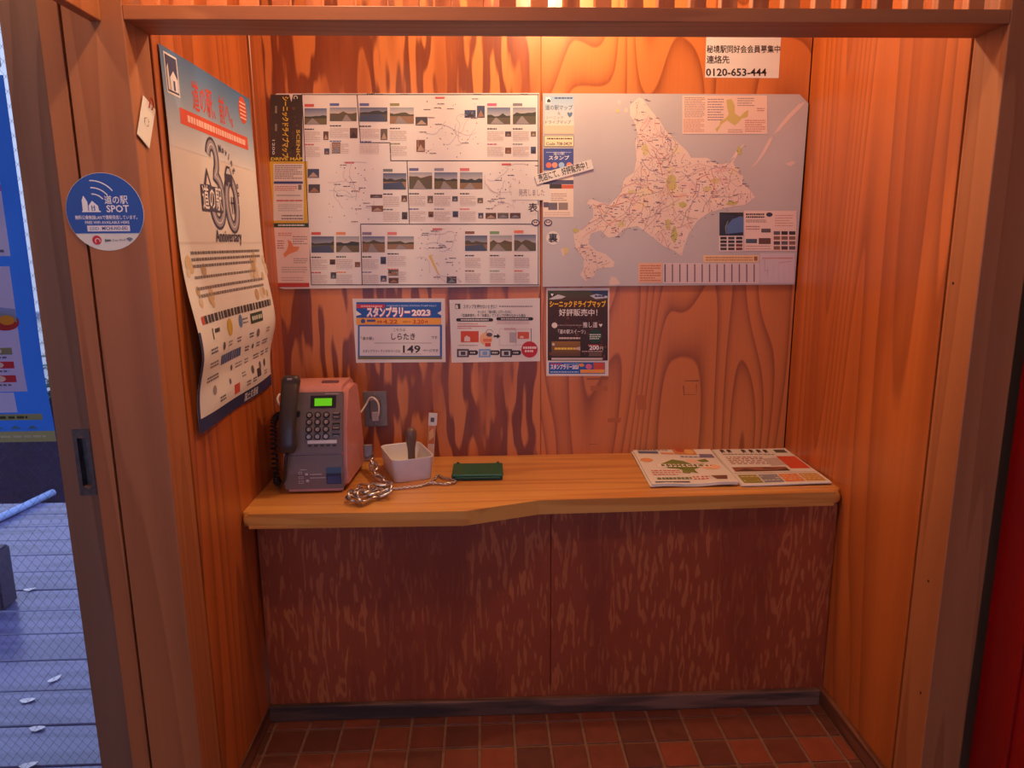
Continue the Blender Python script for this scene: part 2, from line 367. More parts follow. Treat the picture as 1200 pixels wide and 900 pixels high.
# posts, lintel, jamb
struct(box('trim_1', -0.113, 0.0, YF, YB, 0, 2.5, MAT['post'], None, 0.0025, 2), 'wooden post between the sliding door and the booth')
struct(box('trim_2', W, W+0.098, YF, YB, 0, 2.5, MAT['post'], None, 0.0025, 2), 'wooden post beside the red cabinet')
struct(box('trim_3', 0.0, W, YF, YB, ZL, 1.850, MAT['lintel'], None, 0.0015, 2), 'horizontal wooden lintel across the booth opening')
struct(box('trim_4', -0.1575, -0.1185, YF+0.002, YB, 0, 2.5, MAT['post'], None, 0.002, 2), 'narrow wooden door jamb strip')
struct(box('trim_5', -0.1185, -0.113, YF+0.012, YB, 0, 2.5, MAT['shadow_gap']))
struct(box('trim_6', -0.062, -0.040, -2.2, YF, 1.820, 2.02, MAT['post'], None, 0.002, 2), 'beam that runs from the post above the sliding door')
# lattice above the lintel
la = struct(empty('transom_lattice', (0, 0, 1.850)), 'wooden slat transom above the lintel')
sme = to_mesh(box_bm(-0.0165, 0.0165, -0.011, 0.011, 0, 0.40, 0.0015, 1), 'slat'); sme.materials.append(MAT['slat'])
xc = at(1038, 4, 1, -0.852).x; pit = 0.0622
k0 = int(xc/pit)
for i in range(-k0, 40):
    x = xc+pit*i
    if 0.018 < x < W-0.018: obj('slat', sme, None, la, (x, -0.838, 0))
box('top_rail', 0, W, -0.88, -0.80, 0.40, 0.45, MAT['lintel'], la, 0.002, 1)
# ceilings and the rest of the room behind the camera
struct(box('ceiling', -1.35, 2.7, -3.75, 0.09, 2.5, 2.58, MAT['plaster']))
struct(box('wall_room_right', 2.6, 2.7, -3.75, -0.75, 0, 2.5, MAT['room_wall']))
struct(box('wall_front_right', W+0.098, 2.6, YB-0.01, YB+0.06, 0, 2.5, MAT['room_wall']))
struct(box('wall_room_left', -1.35, -1.25, -3.75, YB, 0, 2.5, MAT['room_wall']))
wrear = struct(empty('wall_rear', (0, -3.7, 0)))
for a in ((-1.25, -1.15, 0, 2.5), (2.05, 2.6, 0, 2.5), (-1.15, 2.05, 0, 0.35), (-1.15, 2.05, 2.15, 2.5)):
    box('wall_section', a[0], a[1], -0.05, 0.0, a[2], a[3], MAT['room_wall'], wrear)
wn = struct(empty('window_1', (0.45, -3.72, 0.35)))
for a in ((-1.60, -1.55, 0, 1.8), (1.55, 1.60, 0, 1.8), (-0.025, 0.025, 0.05, 1.75), (-1.55, 1.55, 0, 0.05), (-1.55, 1.55, 1.75, 1.8)):
    box('window_frame', a[0], a[1], -0.025, 0.025, a[2], a[3], MAT['post'], wn, 0.003, 1)
box('pane', -1.55, -0.025, -0.003, 0.003, 0.05, 1.75, MAT['glass'], wn); box('pane', 0.025, 1.55, -0.003, 0.003, 0.05, 1.75, MAT['glass'], wn)

# sliding door with wired glass
DY = -0.838
dr = struct(empty('door_1', (-0.16, DY, 0)), 'wooden sliding door with wired glass')
hx0, hx1 = at(84, 504, 1, DY).x+0.16, at(104, 504, 1, DY).x+0.16
hz1, hz0 = at(94, 503, 1, DY).z, at(103, 580, 1, DY).z
st = bmesh.new()
SL, SR = -0.092, 0.0
hx0 = -0.058; hx1 = -0.022
add_box(st, SL, hx0+.008, 0, 0.035, 0, 2.3); add_box(st, hx1-.008, SR, 0, 0.035, 0, 2.3)
add_box(st, hx0+.008, hx1-.008, 0, 0.035, 0, hz0+.02); add_box(st, hx0+.008, hx1-.008, 0, 0.035, hz1-.02, 2.3); add_box(st, hx0+.008, hx1-.008, 0.024, 0.035, hz0+.02, hz1-.02)
bmesh.ops.remove_doubles(st, verts=st.verts, dist=1e-6)
obj('stile', to_mesh(st, 'stile'), MAT['door_wood'], dr)
box('stile', -0.98, -0.90, 0, 0.035, 0, 2.3, MAT['door_wood'], dr, 0.002, 1)
box('rail', -0.90, SL, 0, 0.035, 0.0, 0.14, MAT['door_wood'], dr, 0.002, 1); box('rail', -0.90, SL, 0, 0.035, 2.2, 2.3, MAT['door_wood'], dr, 0.002, 1)
box('pane', -0.90, SL, 0.015, 0.021, 0.14, 2.2, MAT['glass'], dr)
wm = bmesh.new(); p_ = 0.0195
def clip_diag(bm, sgn, k):
    c = k*p_*1.414*1.0
    x0, x1, z0, z1 = -0.90, SL, 0.14, 2.2
    pts = []
    for x in (x0, x1):
        z = sgn*(x-x0)*1.25+c
        pts.append((x, z))
    (xa, za), (xb, zb) = pts
    def cut(za_, zb_, xa_, xb_):
        t0, t1 = 0.0, 1.0; d = zb_-za_
        for lim, s_ in ((z0, 1), (z1, -1)):
            if d == 0: continue
            t = (lim-za_)/d
            if d*s_ > 0: t0 = max(t0, t)
            else: t1 = min(t1, t)
        return t0, t1
    t0, t1 = cut(za, zb, xa, xb)
    if t1 <= t0: return
    A = Vector((xa+(xb-xa)*t0, 0.0175+0.0004*sgn, za+(zb-za)*t0)); B = Vector((xa+(xb-xa)*t1, 0.0175+0.0004*sgn, za+(zb-za)*t1))
    d = (B-A).normalized(); n_ = Vector((-d.z, 0, d.x))*0.0003
    bm.faces.new([bm.verts.new(A+n_), bm.verts.new(B+n_), bm.verts.new(B-n_), bm.verts.new(A-n_)])
for k in range(-60, 130):
    clip_diag(wm, 1, k); clip_diag(wm, -1, k)
wo = obj('wire_mesh', to_mesh(wm, 'wire_mesh'), plain('wire_grey', (110,112,128), 0.4, 0.8), dr); wo['kind'] = 'stuff'
# recessed pull
pl = empty('door_pull', ((hx0+hx1)/2, 0, (hz0+hz1)/2)); pl.parent = dr
pm = plain('aged_steel', (104,100,104), 0.42, 0.85, noise=0.25, nscale=60)
hw, hh = (hx1-hx0)/2, (hz1-hz0)/2
bm = bmesh.new(); n = 24
def slot(rx, hz, y):
    r = []
    for k in range(n):
        a = 2*math.pi*k/n; r.append(bm.verts.new((rx*math.cos(a), y, (hz-rx)*(1 if math.sin(a) >= 0 else -1)+rx*math.sin(a))))
    return r
def outer(y):
    r = []
    for k in range(n):
        a = 2*math.pi*k/n+1e-4; c, s = math.cos(a), math.sin(a); q = 1/max(abs(c), abs(s)); r.append(bm.verts.new((hw*c*q, y, hh*s*q)))
    return r
rs = [outer(0.0), outer(-0.002), slot(0.0095, hh-.014, -0.002), slot(0.0085, hh-.015, 0.015)]
for a, b in zip(rs, rs[1:]):
    for k in range(n): bm.faces.new((a[k], a[(k+1)%n], b[(k+1)%n], b[k]))
bm.faces.new(rs[-1])
o = obj('recess_plate', to_mesh(bm, 'recess_plate'), pm, dr); o.parent = dr; o.location = pl.location; bpy.data.objects.remove(pl); o['label'] = 'grey steel recessed finger pull'

# ================================================================== OUTSIDE, seen through the glass
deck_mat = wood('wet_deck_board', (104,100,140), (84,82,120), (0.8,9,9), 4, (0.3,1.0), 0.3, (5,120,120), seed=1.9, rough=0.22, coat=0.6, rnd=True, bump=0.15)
DZ = -0.10
dk = struct(empty('floor_outside', (-2.0, 0, DZ)), 'wet outdoor deck of wide boards')
bme = to_mesh(box_bm(-2.4, 1.87, -0.0875, 0.0875, -0.03, 0, 0.003, 1), 'deck_board'); bme.materials.append(deck_mat)
y = -0.70; i = 0
ys = [at(50, v, 2, DZ).y for v in (850, 809)]; pitch_b = (ys[1]-ys[0])
while y < 1.6:
    o = obj('deck_board', bme, None, dk, (0, y, random.uniform(-.001, .001))); o.scale.y = (pitch_b-0.006)/0.175; y += pitch_b; 
dy_off = (ys[0]-(-0.70)-pitch_b/2) % pitch_b
dk.location.y = dy_off
struct(box('ground_outside', -7, -0.12, 1.4, 9, -0.30, -0.13, plain('dark_wet_ground', (30,22,42), 0.9, noise=0.3, nscale=9, bump=0.3, spec=0.05)))
box_bld = empty('white_building', (-4.0, 5.2, -0.15)); tag(box_bld, 'white lap sided building beyond the wet deck', 'building')
wmt = plain('white_siding', (246,238,226), 0.6, noise=0.03)
zs = at(45, 372, 1, 5.2).z+0.15; zb_ = at(50, 472, 1, 5.2).z+0.15
box('wall', -2.5, 3.0, 0.02, 0.3, 0, 4.5, wmt, box_bld)
pk = 7; ph_ = (zs-zb_)/pk
pme = None
for k in range(int(zs/ph_)):
    z1 = zs-k*ph_
    if pme is None:
        b_ = bmesh.new(); vs = [b_.verts.new(v) for v in ((-2.5,-0.035,0),(3,-0.035,0),(3,-0.01,ph_),(-2.5,-0.01,ph_),(-2.5,0.02,0),(3,0.02,0),(3,0.02,ph_),(-2.5,0.02,ph_))]
        for f in ((0,1,2,3),(0,4,5,1),(3,2,6,7),(1,5,6,2),(0,3,7,4)): b_.faces.new([vs[i] for i in f])
        pme = to_mesh(b_, 'siding_plank'); pme.materials.append(wmt)
    obj('siding_plank', pme, None, box_bld, (0, 0, z1-ph_))
box('sill', -2.5, 3.0, -0.10, 0.02, zs, zs+0.06, plain('sill_grey', (150,152,168), 0.5), box_bld, 0.004, 1)
# hedge at the foot of the building
hb = bmesh.new()
for k in range(420):
    x = random.uniform(-0.9, 0.9); z = random.uniform(0.0, 0.5); y_ = random.uniform(-0.15, 0.15)
    M_ = Matrix.Translation((x, y_, z)) @ Matrix.Rotation(random.uniform(0, 6.28), 4, Vector((random.random()-.5, random.random()-.5, random.random()-.5)).normalized())
    s = random.uniform(.03, .06)
    hb.faces.new([hb.verts.new(M_ @ Vector(v)) for v in ((-s,0,0),(0,s*.5,s*.2),(s,0,0),(0,-s*.5,s*.2))])
hd = obj('low_hedge', to_mesh(hb, 'low_hedge'), plain('hedge_green', (86,118,96), 0.6, noise=0.5, nscale=4)); hd.location = (-3.4, 4.75, -0.13)
tag(hd, 'low green hedge in front of the white building', 'hedge')
petal = bmesh.new()
pts = [(0.0,-.035),(.014,-.02),(.018,.0),(.012,.022),(0,.033),(-.013,.02),(-.017,0),(-.011,-.022)]
petal_v = [petal.verts.new((a, b, 0.004+0.003*math.cos(k*1.7))) for k, (a, b) in enumerate(pts)]; cv = petal.verts.new((0,0,0.001))
for k in range(8): petal.faces.new((petal_v[k], petal_v[(k+1)%8], cv))
petal_me = to_mesh(petal, 'fallen_leaf'); petal_me.materials.append(plain('pale_leaf', (226,214,214), 0.5, noise=0.08))
for (px, py, a) in ((35,691,1.2),(64,796,.5),(33,821,1.4),(44,854,1.5),(34,897,1.2)):
    q = at(px, py, 2, DZ+0.003); o = obj('fallen_leaf', petal_me, None, None, q); o.rotation_euler = (0, 0, -a); o.scale = (.75,)*3; tag(o, 'pale fallen leaf lying on the wet deck', 'leaf', 'pale leaves on the wet deck')
q0, q1 = at(-40, 626, 2, DZ+0.02), at(62, 577, 2, DZ+0.02)
bm = bmesh.new(); tube_bm(bm, [q0, q0.lerp(q1, .5), q1], 0.022, 8); tag(obj('drain_pole', to_mesh(bm, 'drain_pole', True), plain('pale_blue_plastic', (150,172,220), 0.35)), 'pale blue pole lying across the outdoor deck', 'pole')
q = at(4, 716, 2, DZ); bm = prism_bm([(q.x-.40, q.y), (q.x, q.y), (q.x, q.y+.10), (q.x-.40, q.y+.10)], DZ, DZ+0.26)  # added dark box, shaped to stand in for a dark reflection on the deck
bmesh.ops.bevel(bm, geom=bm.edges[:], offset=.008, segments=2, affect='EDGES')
pt = empty('reflection_box', (q.x-.2, q.y+.05, DZ)); tag(pt, 'dark box standing in for a dark reflection on the wet deck', 'reflection_box')
o = obj('box_body', to_mesh(bm, 'box_body'), plain('reflection_dark', (56,46,70), 0.5, noise=.15), pt); o.matrix_parent_inverse = Matrix.Translation(-pt.location)
# ================================================================== COUNTER TOP
ct = empty('counter_top', (0.85, -0.22, ZC-0.042)); tag(ct, 'varnished wooden counter top with a stepped front edge', 'counter')
def rounded(pts_r, n=5):
    out = []; L_ = len(pts_r)
    for i, (x, y, r) in enumerate(pts_r):
        if r == 0: out.append((x, y)); continue
        p = Vector((x, y)); a = Vector(pts_r[i-1][:2])-p; b = Vector(pts_r[(i+1)%L_][:2])-p
        a.normalize(); b.normalize(); ang = a.angle(b); t = r/math.tan(ang/2); A = p+a*t; B = p+b*t
        for k in range(n+1):
            u = k/n; q = A*(1-u)**2+p*2*u*(1-u)+B*u*u; out.append((q.x, q.y))
    return out
yl0, yl1, yr = -0.505, -0.515, -0.436
outl = rounded([(0.001,-0.002,0),(0.001,yl0,.02),(0.603,yl1,.05),(0.812,yr-.008,.05),(W-.001,yr+.012,.028),(W-.001,-0.002,0)])
bm = prism_bm(outl, ZC-0.042, ZC)
ed = [e for e in bm.edges if abs(e.verts[0].co.z-e.verts[1].co.z) < 1e-6 and min(e.verts[0].co.y, e.verts[1].co.y) < -0.02 and not (abs(e.verts[0].co.x-e.verts[1].co.x) < 1e-5)]
bmesh.ops.bevel(bm, geom=ed, offset=0.0195, segments=7, affect='EDGES', profile=0.5)
o = obj('worktop', to_mesh(bm, 'worktop', 30), MAT['counter'], ct); o.matrix_parent_inverse = Matrix.Translation(-ct.location)

# ================================================================== PAPERS ON THE BACK WALL
YW = -0.008
def wall_uv(y):  return lambda px, py: (lambda q: (q.x, q.z))(at(px, py, 1, y))
def wall_paper(name, corners_px, y, th, mat, label, cat, draw, group=None, cut=None, tilt=0):
    """corners_px: the sheet's outline in the photograph; th: board thickness; the face lies at Y=y-th"""
    face = y-th; uv = wall_uv(face)
    pts = [uv(*c) for c in corners_px]
    cx = sum(p[0] for p in pts)/len(pts); cz = sum(p[1] for p in pts)/len(pts)
    root = empty(name, (cx, y, cz)); tag(root, label, cat, group)
    bm = bmesh.new()
    a = [bm.verts.new((p[0]-cx, -th, p[1]-cz)) for p in pts]; b = [bm.verts.new((p[0]-cx, 0, p[1]-cz)) for p in pts]
    bm.faces.new(a); bm.faces.new(b); n = len(pts)
    for i in range(n): bm.faces.new((a[i], a[(i+1)%n], b[(i+1)%n], b[i]))
    obj('sheet', to_mesh(bm, 'sheet'), mat, root)
    P = Print(uv); draw(P)
    P.build(root, lambda u, v, h: (u-cx, -th-h, v-cz))
    return root

INK = (52,46,48)
def draw_info(P):
    P.layer()
    # vertical title strip
    P.rect(317,111,354.5,189,(58,44,34),(74,52,36)); P.layer()
    for k in range(26): 
        x = random.uniform(318,352); y = random.uniform(112,186); P.disc(x, y, random.uniform(.8,2.2), random.choice([(84,58,38),(40,38,30),(96,70,44),(66,60,40)]), n=6)
    P.layer()
    P.text('シーニックドライブマップ', 331.5, 113, 6.0, (232,196,60), w=72, rot=math.pi/2, bold=0.03)
    P.text('SCENIC', 347.5, 152, 4.2, (214,184,70), w=34, rot=math.pi/2, bold=0.02)
    P.text('DRIVE MAP', 317.5, 188.0, 3.6, (226,196,60), w=37, bold=0.03)
    P.text('1200', 319.2, 164, 3.0, (232,226,216), w=17, rot=math.pi/2)
    P.greek(322.5,118,325,160,2,(150,132,116), .4)
    P.poly([(339,111),(343.5,111),(341.5,119.5)], (226,216,200)); P.ring(346.5,114.5,2.0,0.9,(230,224,214),-40,230)
    P.h -= 2
    P.rect(315.6,189,360.5,261.5,(214,172,50)); P.layer()
    P.rect(320.5,192,356,258.5,(226,214,200)); P.layer()
    P.greek(322,193,354,210,7,(150,130,124), .5); P.rect(321,212.5,355,215.5,(62,70,130)); P.greek(322,217.5,348,224,3,(196,88,74), .4); P.rect(349.5,216.5,353.5,222.5,(120,112,110))
    P.rect(324,228.5,352,229.5,(150,140,130)); P.greek(324,234.2,355,236,1,(196,70,62), .8,(3,9)); P.greek(326,239,354,248,4,(176,164,156), .4); P.greek(330,251,355,258,2,(110,96,92), .4)
    P.h -= 1
    P.rect(319,261.5,361,266.5,(38,66,50)); P.layer(); P.greek(326,262.6,357,265.2,1,(214,220,206), .7,(1.5,4)); P.h -= 1
    P.rect(319.5,266.5,363,335.5,(232,204,188)); P.layer()
    P.poly([(337,281),(341,283),(344,289),(351,289),(349,294),(341,297),(337,299),(334,302),(332,298),(336,293),(338,287)], (226,136,86))
    P.greek(326,272,342,277,2,(200,120,96), .4); P.greek(325,281,333,292,4,(176,92,80), .4); P.greek(343,276,360,287,4,(140,118,116), .35); P.greek(344,302,361,309,3,(150,126,120), .35); P.greek(330,312,360,320,3,(176,150,140), .4); P.greek(330,324,356,330,2,(196,160,146), .35)
    P.rect(326,331.5,362.5,336.5,(190,62,46)); P.h -= 1
    # frame and section rules
    def hr(x0, x1, y): P.rect(x0, y-.45, x1, y+.45, INK)
    def vr(x, y0, y1, x2=None): P.poly([(x-.45,y0),(x+.45,y0),((x2 or x)+.45,y1),((x2 or x)-.45,y1)], INK)
    hr(353.5,631.5,110.8); P.rect(365,333.3,632,334.3,INK); vr(630.8,110.5,334); vr(353.8,110.5,334,365)
    vr(418.5,111,167,422.5); hr(422,457,167.2); vr(457,167,188.5,458); hr(457.5,631,188.3); vr(477,188.5,262,479.8); hr(422.5,631,262.6); vr(422.6,263,334,424.5)
    photos = [(357,127,383,146),(386.5,126,418,142),(421.5,126,454,142.5),(457,126,485,145),(571,126,598,145.5),(601,126,628,145.5),
              (449,203,476,222),(479.5,202,506.5,221.5),(509,202,536,221.5),(539,202,565.5,221.5),
              (365,277,391.5,296),(394,277,421,295.5),(424.5,277,451,295.5),(454,277,485,292),(545,276,571,294),(574,276,600,294),(602.5,275,628,294)]
    tags = [(196,84,80),(92,104,160),(92,104,160),(140,138,86),(190,100,130),(130,124,130),(110,122,120),(104,104,150),(140,140,160),(208,110,116),(206,84,76),(226,140,90),(140,122,150),(222,120,120),(140,92,80),(120,160,110),(226,120,90)]
    for i, (r, t) in enumerate(zip(photos, tags)):
        P.photo(*r, kind=i % 4)
        P.rect(r[0], r[1]-5.0, r[0]+11, r[1]-1.8, t)
        wd = r[2]-r[0]
        for j in (0, 1):
            y0 = r[3]+4.5+j*18
            P.greek(r[0], y0, r[0]+wd*.42, y0+2, 1, t if j else (60,54,56), .7, (2,4)); P.greek(r[0], y0+3.5, r[0]+wd*.70, y0+14, 5, (196,176,166), .42, (2,6)); P.rect(r[0], y0+14.8, r[0]+wd*.7, y0+15.1, (176,150,140))
    small = [(379,154,385,164),(410,150,419,162),(446,151,454,164),(389,167,399,180),(380,174,386,181),(360.5,198,374,208.5),(361.5,216,375,226),(434,228,448,232),(435.5,241,449,248),(487,137,501,147),(488,164,498,178),(544.5,129,557.5,138),(559,124,568,138),
             (592,154,599,160),(592,173,599,180),(622,154,628,160),(622,172,628,180),(501,229.5,507.5,238),(530,230,536.5,236),(559.5,232,566,238),(502,248,508,254.5),(530.5,247.5,537,254.5),(560.5,249.5,566.5,256),
             (569,249.5,581.5,256.5),(583,249.5,596,256),(597.5,249.5,610,256),(386.5,304,393,310),(416,307,422,313),(387.5,319,394,326.5),(446,301,452.5,309.5),(446,323,453,330),(455,316,467,323),(455.5,325,467,332),(523.5,324,535,332),(470.5,229,477,236.5),(471,248.5,477.5,257)]
    for r in small:
        P.rect(*r, random.choice([(92,64,56),(74,70,76),(120,80,60),(64,74,104),(104,92,80)])); P.layer()
        x0, y0, x1, y1 = r; P.poly([(x0+.8,y1-.8),(x0+(x1-x0)*.5,y0+(y1-y0)*.35),(x1-.8,y1-1.2)], random.choice([(156,110,84),(128,132,140),(60,46,44),(176,150,130)])); P.h -= 1
    # little road maps
    for (x0,y0,x1,y1) in ((384,190,438,260),(490,114,566,185),(568,192,628,246),(487,268,540,330)):
        for k in range(9):
            x, y = random.uniform(x0,x1), random.uniform(y0,y1); a = random.uniform(0,6.28); pp = [(x,y)]
            for q in range(7):
                a += random.uniform(-.7,.7); x = min(max(x+4.5*math.cos(a),x0),x1); y = min(max(y+4.5*math.sin(a),y0),y1); pp.append((x,y))
            P.line(pp, 0.45, random.choice([(196,176,176),(206,170,166),(176,172,186)]))
        for k in range(44):
            x, y = random.uniform(x0,x1), random.uniform(y0,y1)
            if k % 4 == 0: P.greek(x, y, x+8, y+1.2, 1, (116,104,110), .8, (2,5))
            else: P.disc(x, y, random.uniform(.4,.9), random.choice([(126,104,116),(196,120,116),(110,100,104)]), n=6)
        P.rect(x0+20, y0-.5, x0+31, y0+1.6, (206,90,86))
    P.poly([(502,300),(505,298),(509,308),(515,322),(511,318)], (222,190,120))
    for (x,y) in ((440,111),(470,111),(430,110.5),(555,111),(610,111)): P.greek(x, y-1, x+9, y+.2, 1, (40,36,40), .9, (1,3))

def P_in(H, x, y):
    c = False; j = len(H)-1
    for i in range(len(H)):
        xi, yi = H[i]; xj, yj = H[j]
        if (yi > y) != (yj > y) and x < (xj-xi)*(y-yi)/(yj-yi)+xi: c = not c
        j = i
    return c
def draw_map(P):
    P.layer()
    rnd = random.Random(3)
    land = (232,208,192)
    H = [(749,114),(743,119),(738,124),(738.5,135),(744,144),(747,157),(744.5,168),(746,187),(743,202),(731,210),(729.5,220),(726,229),(714,240),(703,237),(692,233),(687.5,238),(695,244),(695,255),(684,267),(672,274),(674,291),(684,303),(684,315),(680,322),(686,330),(696,324),(699,315),(719,313),(720,307),(710,298),(699,294),(690,286),(692,274),(704,270),(713,279),(722,277),(731,268),(747,265),(762,276),(777,288),(790,294),(799,300),(802,288),(807,274),(817,259),(831,249),(852,243),(873,240),(885,231),(879,223),(870,215),(871,206),(863,200),(859,190),(866,178),(873,167),(862,178),(855,190),(846,193),(837,191),(829,185),(810,185),(805,177),(792,165),(781,154),(771,139),(761,127),(753,116)]
    P.poly(H, land)
    for isl in ([(879,197),(886,190),(893,178),(901,163),(906,160),(903,168),(895,182),(886,193)],[(906,158),(914,146),(924,134),(936,122),(944,119),(938,127),(926,139),(914,153)],[(920,192),(928,189),(933,190),(926,195)],[(714,330),(716,324),(722,325),(727,333),(714,334.5)],[(725,116),(728,118),(727,123),(723,121)],[(733,126),(736,128),(735,132),(731,130)],[(657,292),(662,290),(664,297),(660,301)]):
        P.poly(isl, (226,200,186))
    P.layer()
    for k in range(60):
        x, y = rnd.uniform(690,870), rnd.uniform(130,300)
        if P_in(H, x, y) and P_in(H, x+8, y+6) and P_in(H, x-8, y-6): P.poly([(x+7*math.cos(t*.7)*rnd.uniform(.5,1.1), y+6*math.sin(t*.7)*rnd.uniform(.5,1.1)) for t in range(9)], rnd.choice([(236,204,180),(238,214,190),(230,196,186),(232,210,176)]))
    P.layer()
    for (x,y,a,b) in ((787,213,7,12),(728,263,6,4),(783,262,4,8),(790,275,4,10),(756,175,5,7),(838,212,6,4),(866,177,3,6),(740,225,5,3),(857,238,7,3),(675,270,4,3),(800,240,5,5),(829,221,5,4),(663,294,3,5),(724,130,3,3)):
        P.poly([(x+a*math.cos(t*.523)*rnd.uniform(.6,1.15), y+b*math.sin(t*.523)*rnd.uniform(.6,1.15)) for t in range(12)], rnd.choice([(206,190,120),(196,188,110),(214,196,140)]))
    P.layer()
    def inside(x, y):
        c = False; j = len(H)-1
        for i in range(len(H)):
            xi, yi = H[i]; xj, yj = H[j]
            if (yi > y) != (yj > y) and x < (xj-xi)*(y-yi)/(yj-yi)+xi: c = not c
            j = i
        return c
    n = 0
    while n < 120:
        x, y = rnd.uniform(672,885), rnd.uniform(114,330)
        if not inside(x, y): continue
        n += 1; a = rnd.uniform(0,6.28); pp = [(x,y)]
        for q in range(7):
            a += rnd.uniform(-.6,.6); x += 5*math.cos(a); y += 5*math.sin(a)
            if not inside(x, y): break
            pp.append((x,y))
        P.line(pp, rnd.choice((.35,.5,.7)), rnd.choice([(206,150,140),(196,160,160),(170,150,168),(214,130,110),(180,164,150)]))
    n = 0
    while n < 760:
        x, y = rnd.uniform(672,890), rnd.uniform(114,330)
        if not inside(x+rnd.uniform(-9,9), y+rnd.uniform(-6,6)): continue
        n += 1
        if n % 5: P.disc(x, y, rnd.uniform(.3,.7), rnd.choice([(106,86,106),(84,84,130),(150,84,84),(120,104,90),(60,58,70)]), n=6)
        else: w_ = rnd.uniform(2.5,6); P.rect(x, y-.45, x+w_, y+.45, rnd.choice([(140,116,126),(116,104,126),(176,120,116)]))
    for k in range(5): 
        a = rnd.uniform(0,3); P.line([(680+k*24, 270+8*math.sin(k)),(690+k*24,262),(704+k*24,250+5*math.cos(k))], .5, (190,150,150))
    # inset panel
    P.rect(799.5,112,899,157,(236,206,186)); P.layer()
    P.poly([(851,117),(857,116),(861,124),(861,133),(867,137),(873,131),(877,129),(876,137),(869,139),(866,143),(861,147),(856,144),(852,141),(845,146),(842,152),(840,155),(838,151),(843,147),(844,142),(850,139),(854,134),(852,126)], (206,184,110))
    P.greek(802,113.5,826,138,12,(166,134,126), .4); P.greek(801,139,825,155,8,(196,124,104), .4); P.greek(829,115,848,142,9,(150,124,140), .35); P.greek(864,114,884,125,4,(150,130,130), .35); P.greek(873,140,897,155,6,(196,124,110), .42); P.greek(887,126,896,131,2,(176,110,100), .4); P.greek(853,151,870,156,2,(176,140,130), .4)
    P.h -= 1
    # left column of adverts
    P.rect(638,112.5,672.5,147,(150,182,208),(224,214,196)); P.rect(638,147,672.5,157,(236,196,166)); P.layer()
    P.rect(639.5,114,645,121,(236,232,226)); P.poly([(641,120),(641,117.5),(643,115.5),(645,117.5),(645,120)], (60,60,70)); P.greek(650,114,671,116,1,(60,70,110), .8)
    P.text('道の駅マップ', 639, 128.5, 4.6, (92,104,120), w=32, bold=0.015); P.text('＆', 655, 134.5, 3.4, (92,104,120), align='C'); P.text('シーニック', 640, 139.5, 3.2, (92,104,120), w=20); P.text('ドライブマップ', 639, 145, 3.4, (92,104,120), w=30, bold=0.01)
    P.poly([(664.5,132.5),(666,131.4),(667.7,132.6),(669.5,131.4),(671,132.5),(670,135.5),(667.7,138),(665.5,135.5)], (90,116,150))
    P.h -= 1
    P.rect(637.5,159,672.5,172,(120,110,70)); P.layer(); P.rect(638.1,159.6,671.9,171.4,(240,222,180)); P.layer(); P.greek(641,161,670,164,1,(96,80,70), .6); P.text('Code 708-0429', 640, 170.2, 3.8, (60,48,44), w=30, bold=0.015); P.h -= 2
    P.rect(637,174,672,199.5,(70,84,150)); P.layer(); P.text('道の駅', 655, 181.5, 3.2, (236,236,240), align='C'); P.greek(640,178,670,179,1,(190,196,226), .6); P.text('スタンプ', 655, 187, 4.0, (240,236,230), w=24, align='C', bold=.02)
    for (x,c) in ((643,(216,120,100)),(650,(222,150,120)),(658,(160,196,226)),(667,(226,140,110))): P.disc(x, 193.5, 3.4, c, n=12)
    P.h -= 1
    P.rect(636.5,202,672,254.5,(236,220,202)); P.layer()
    P.rect(636.5,211,672,216,(86,84,112)); P.rect(644,216,658,221,(66,60,60)); P.rect(658,216.5,672,221,(214,104,70)); P.greek(646,226,664,236,4,(180,150,140), .4); P.rect(637,237,642.5,243,(96,88,108)); P.rect(642.5,237.5,653,246,(110,104,116)); P.rect(654.5,237.5,665.5,246,(150,134,126)); P.greek(638,248,668,253,2,(206,176,160), .4)
    P.h -= 1
    # bottom right: photograph, tables
    P.rect(843,249,871,276,(54,60,74),(40,48,66)); P.layer(); P.poly([(851,265),(858,257),(871,252),(871,272),(852,274)], (84,116,166)); P.poly([(843,249),(848,249),(856,251),(871,254),(871,250),(861,249)], (60,56,50)); P.line([(851,274),(850,266),(853,259)], .8, (150,150,120)); P.h -= 1
    P.rect(872,247,933,294,(234,208,194)); P.rect(842.5,276.5,871,294.5,(230,214,204)); P.layer()
    for a in range(3):
        for b in range(4): P.rect(844+a*9.2, 277.5+b*4.2, 851.5+a*9.2, 280.6+b*4.2, rnd.choice([(86,60,56),(120,64,56),(70,66,70),(60,50,52)]))
    P.text('知床', 874, 252.5, 2.4, (60,46,46), w=1, bold=.02) if False else P.greek(874,249.5,896,256,2,(60,46,46), .6, (1.2,2.2))
    P.disc(901.5,251.5,3.8,(52,54,70),ry=2.6,n=16); P.greek(874,257,898,261,2,(150,120,110), .5)
    for r in ((892,268,903,272.5),(874,280,887,285),(889,279,903,286)): P.rect(*r, rnd.choice([(96,84,84),(70,88,100),(104,70,60)]))
    P.greek(874,264,890,270,2,(160,120,110), .4); P.greek(874,287,903,293,2,(190,150,140), .35)
    P.greek(908,251,929,266,5,(206,150,136), .35, (1,3))
    for a in range(3):
        for b in range(4): P.rect(906.5+a*9, 271+b*5.8, 914+a*9, 275.2+b*5.8, rnd.choice([(80,62,62),(96,88,92),(130,96,84),(56,50,56)]))
    P.h -= 1
    P.rect(824,299,889,307.5,(236,200,150)); P.rect(748,308,776,331.5,(232,184,150)); P.rect(777,308.5,889.5,332,(228,208,204)); P.rect(890.5,297,931,331.5,(214,196,200)); P.layer()
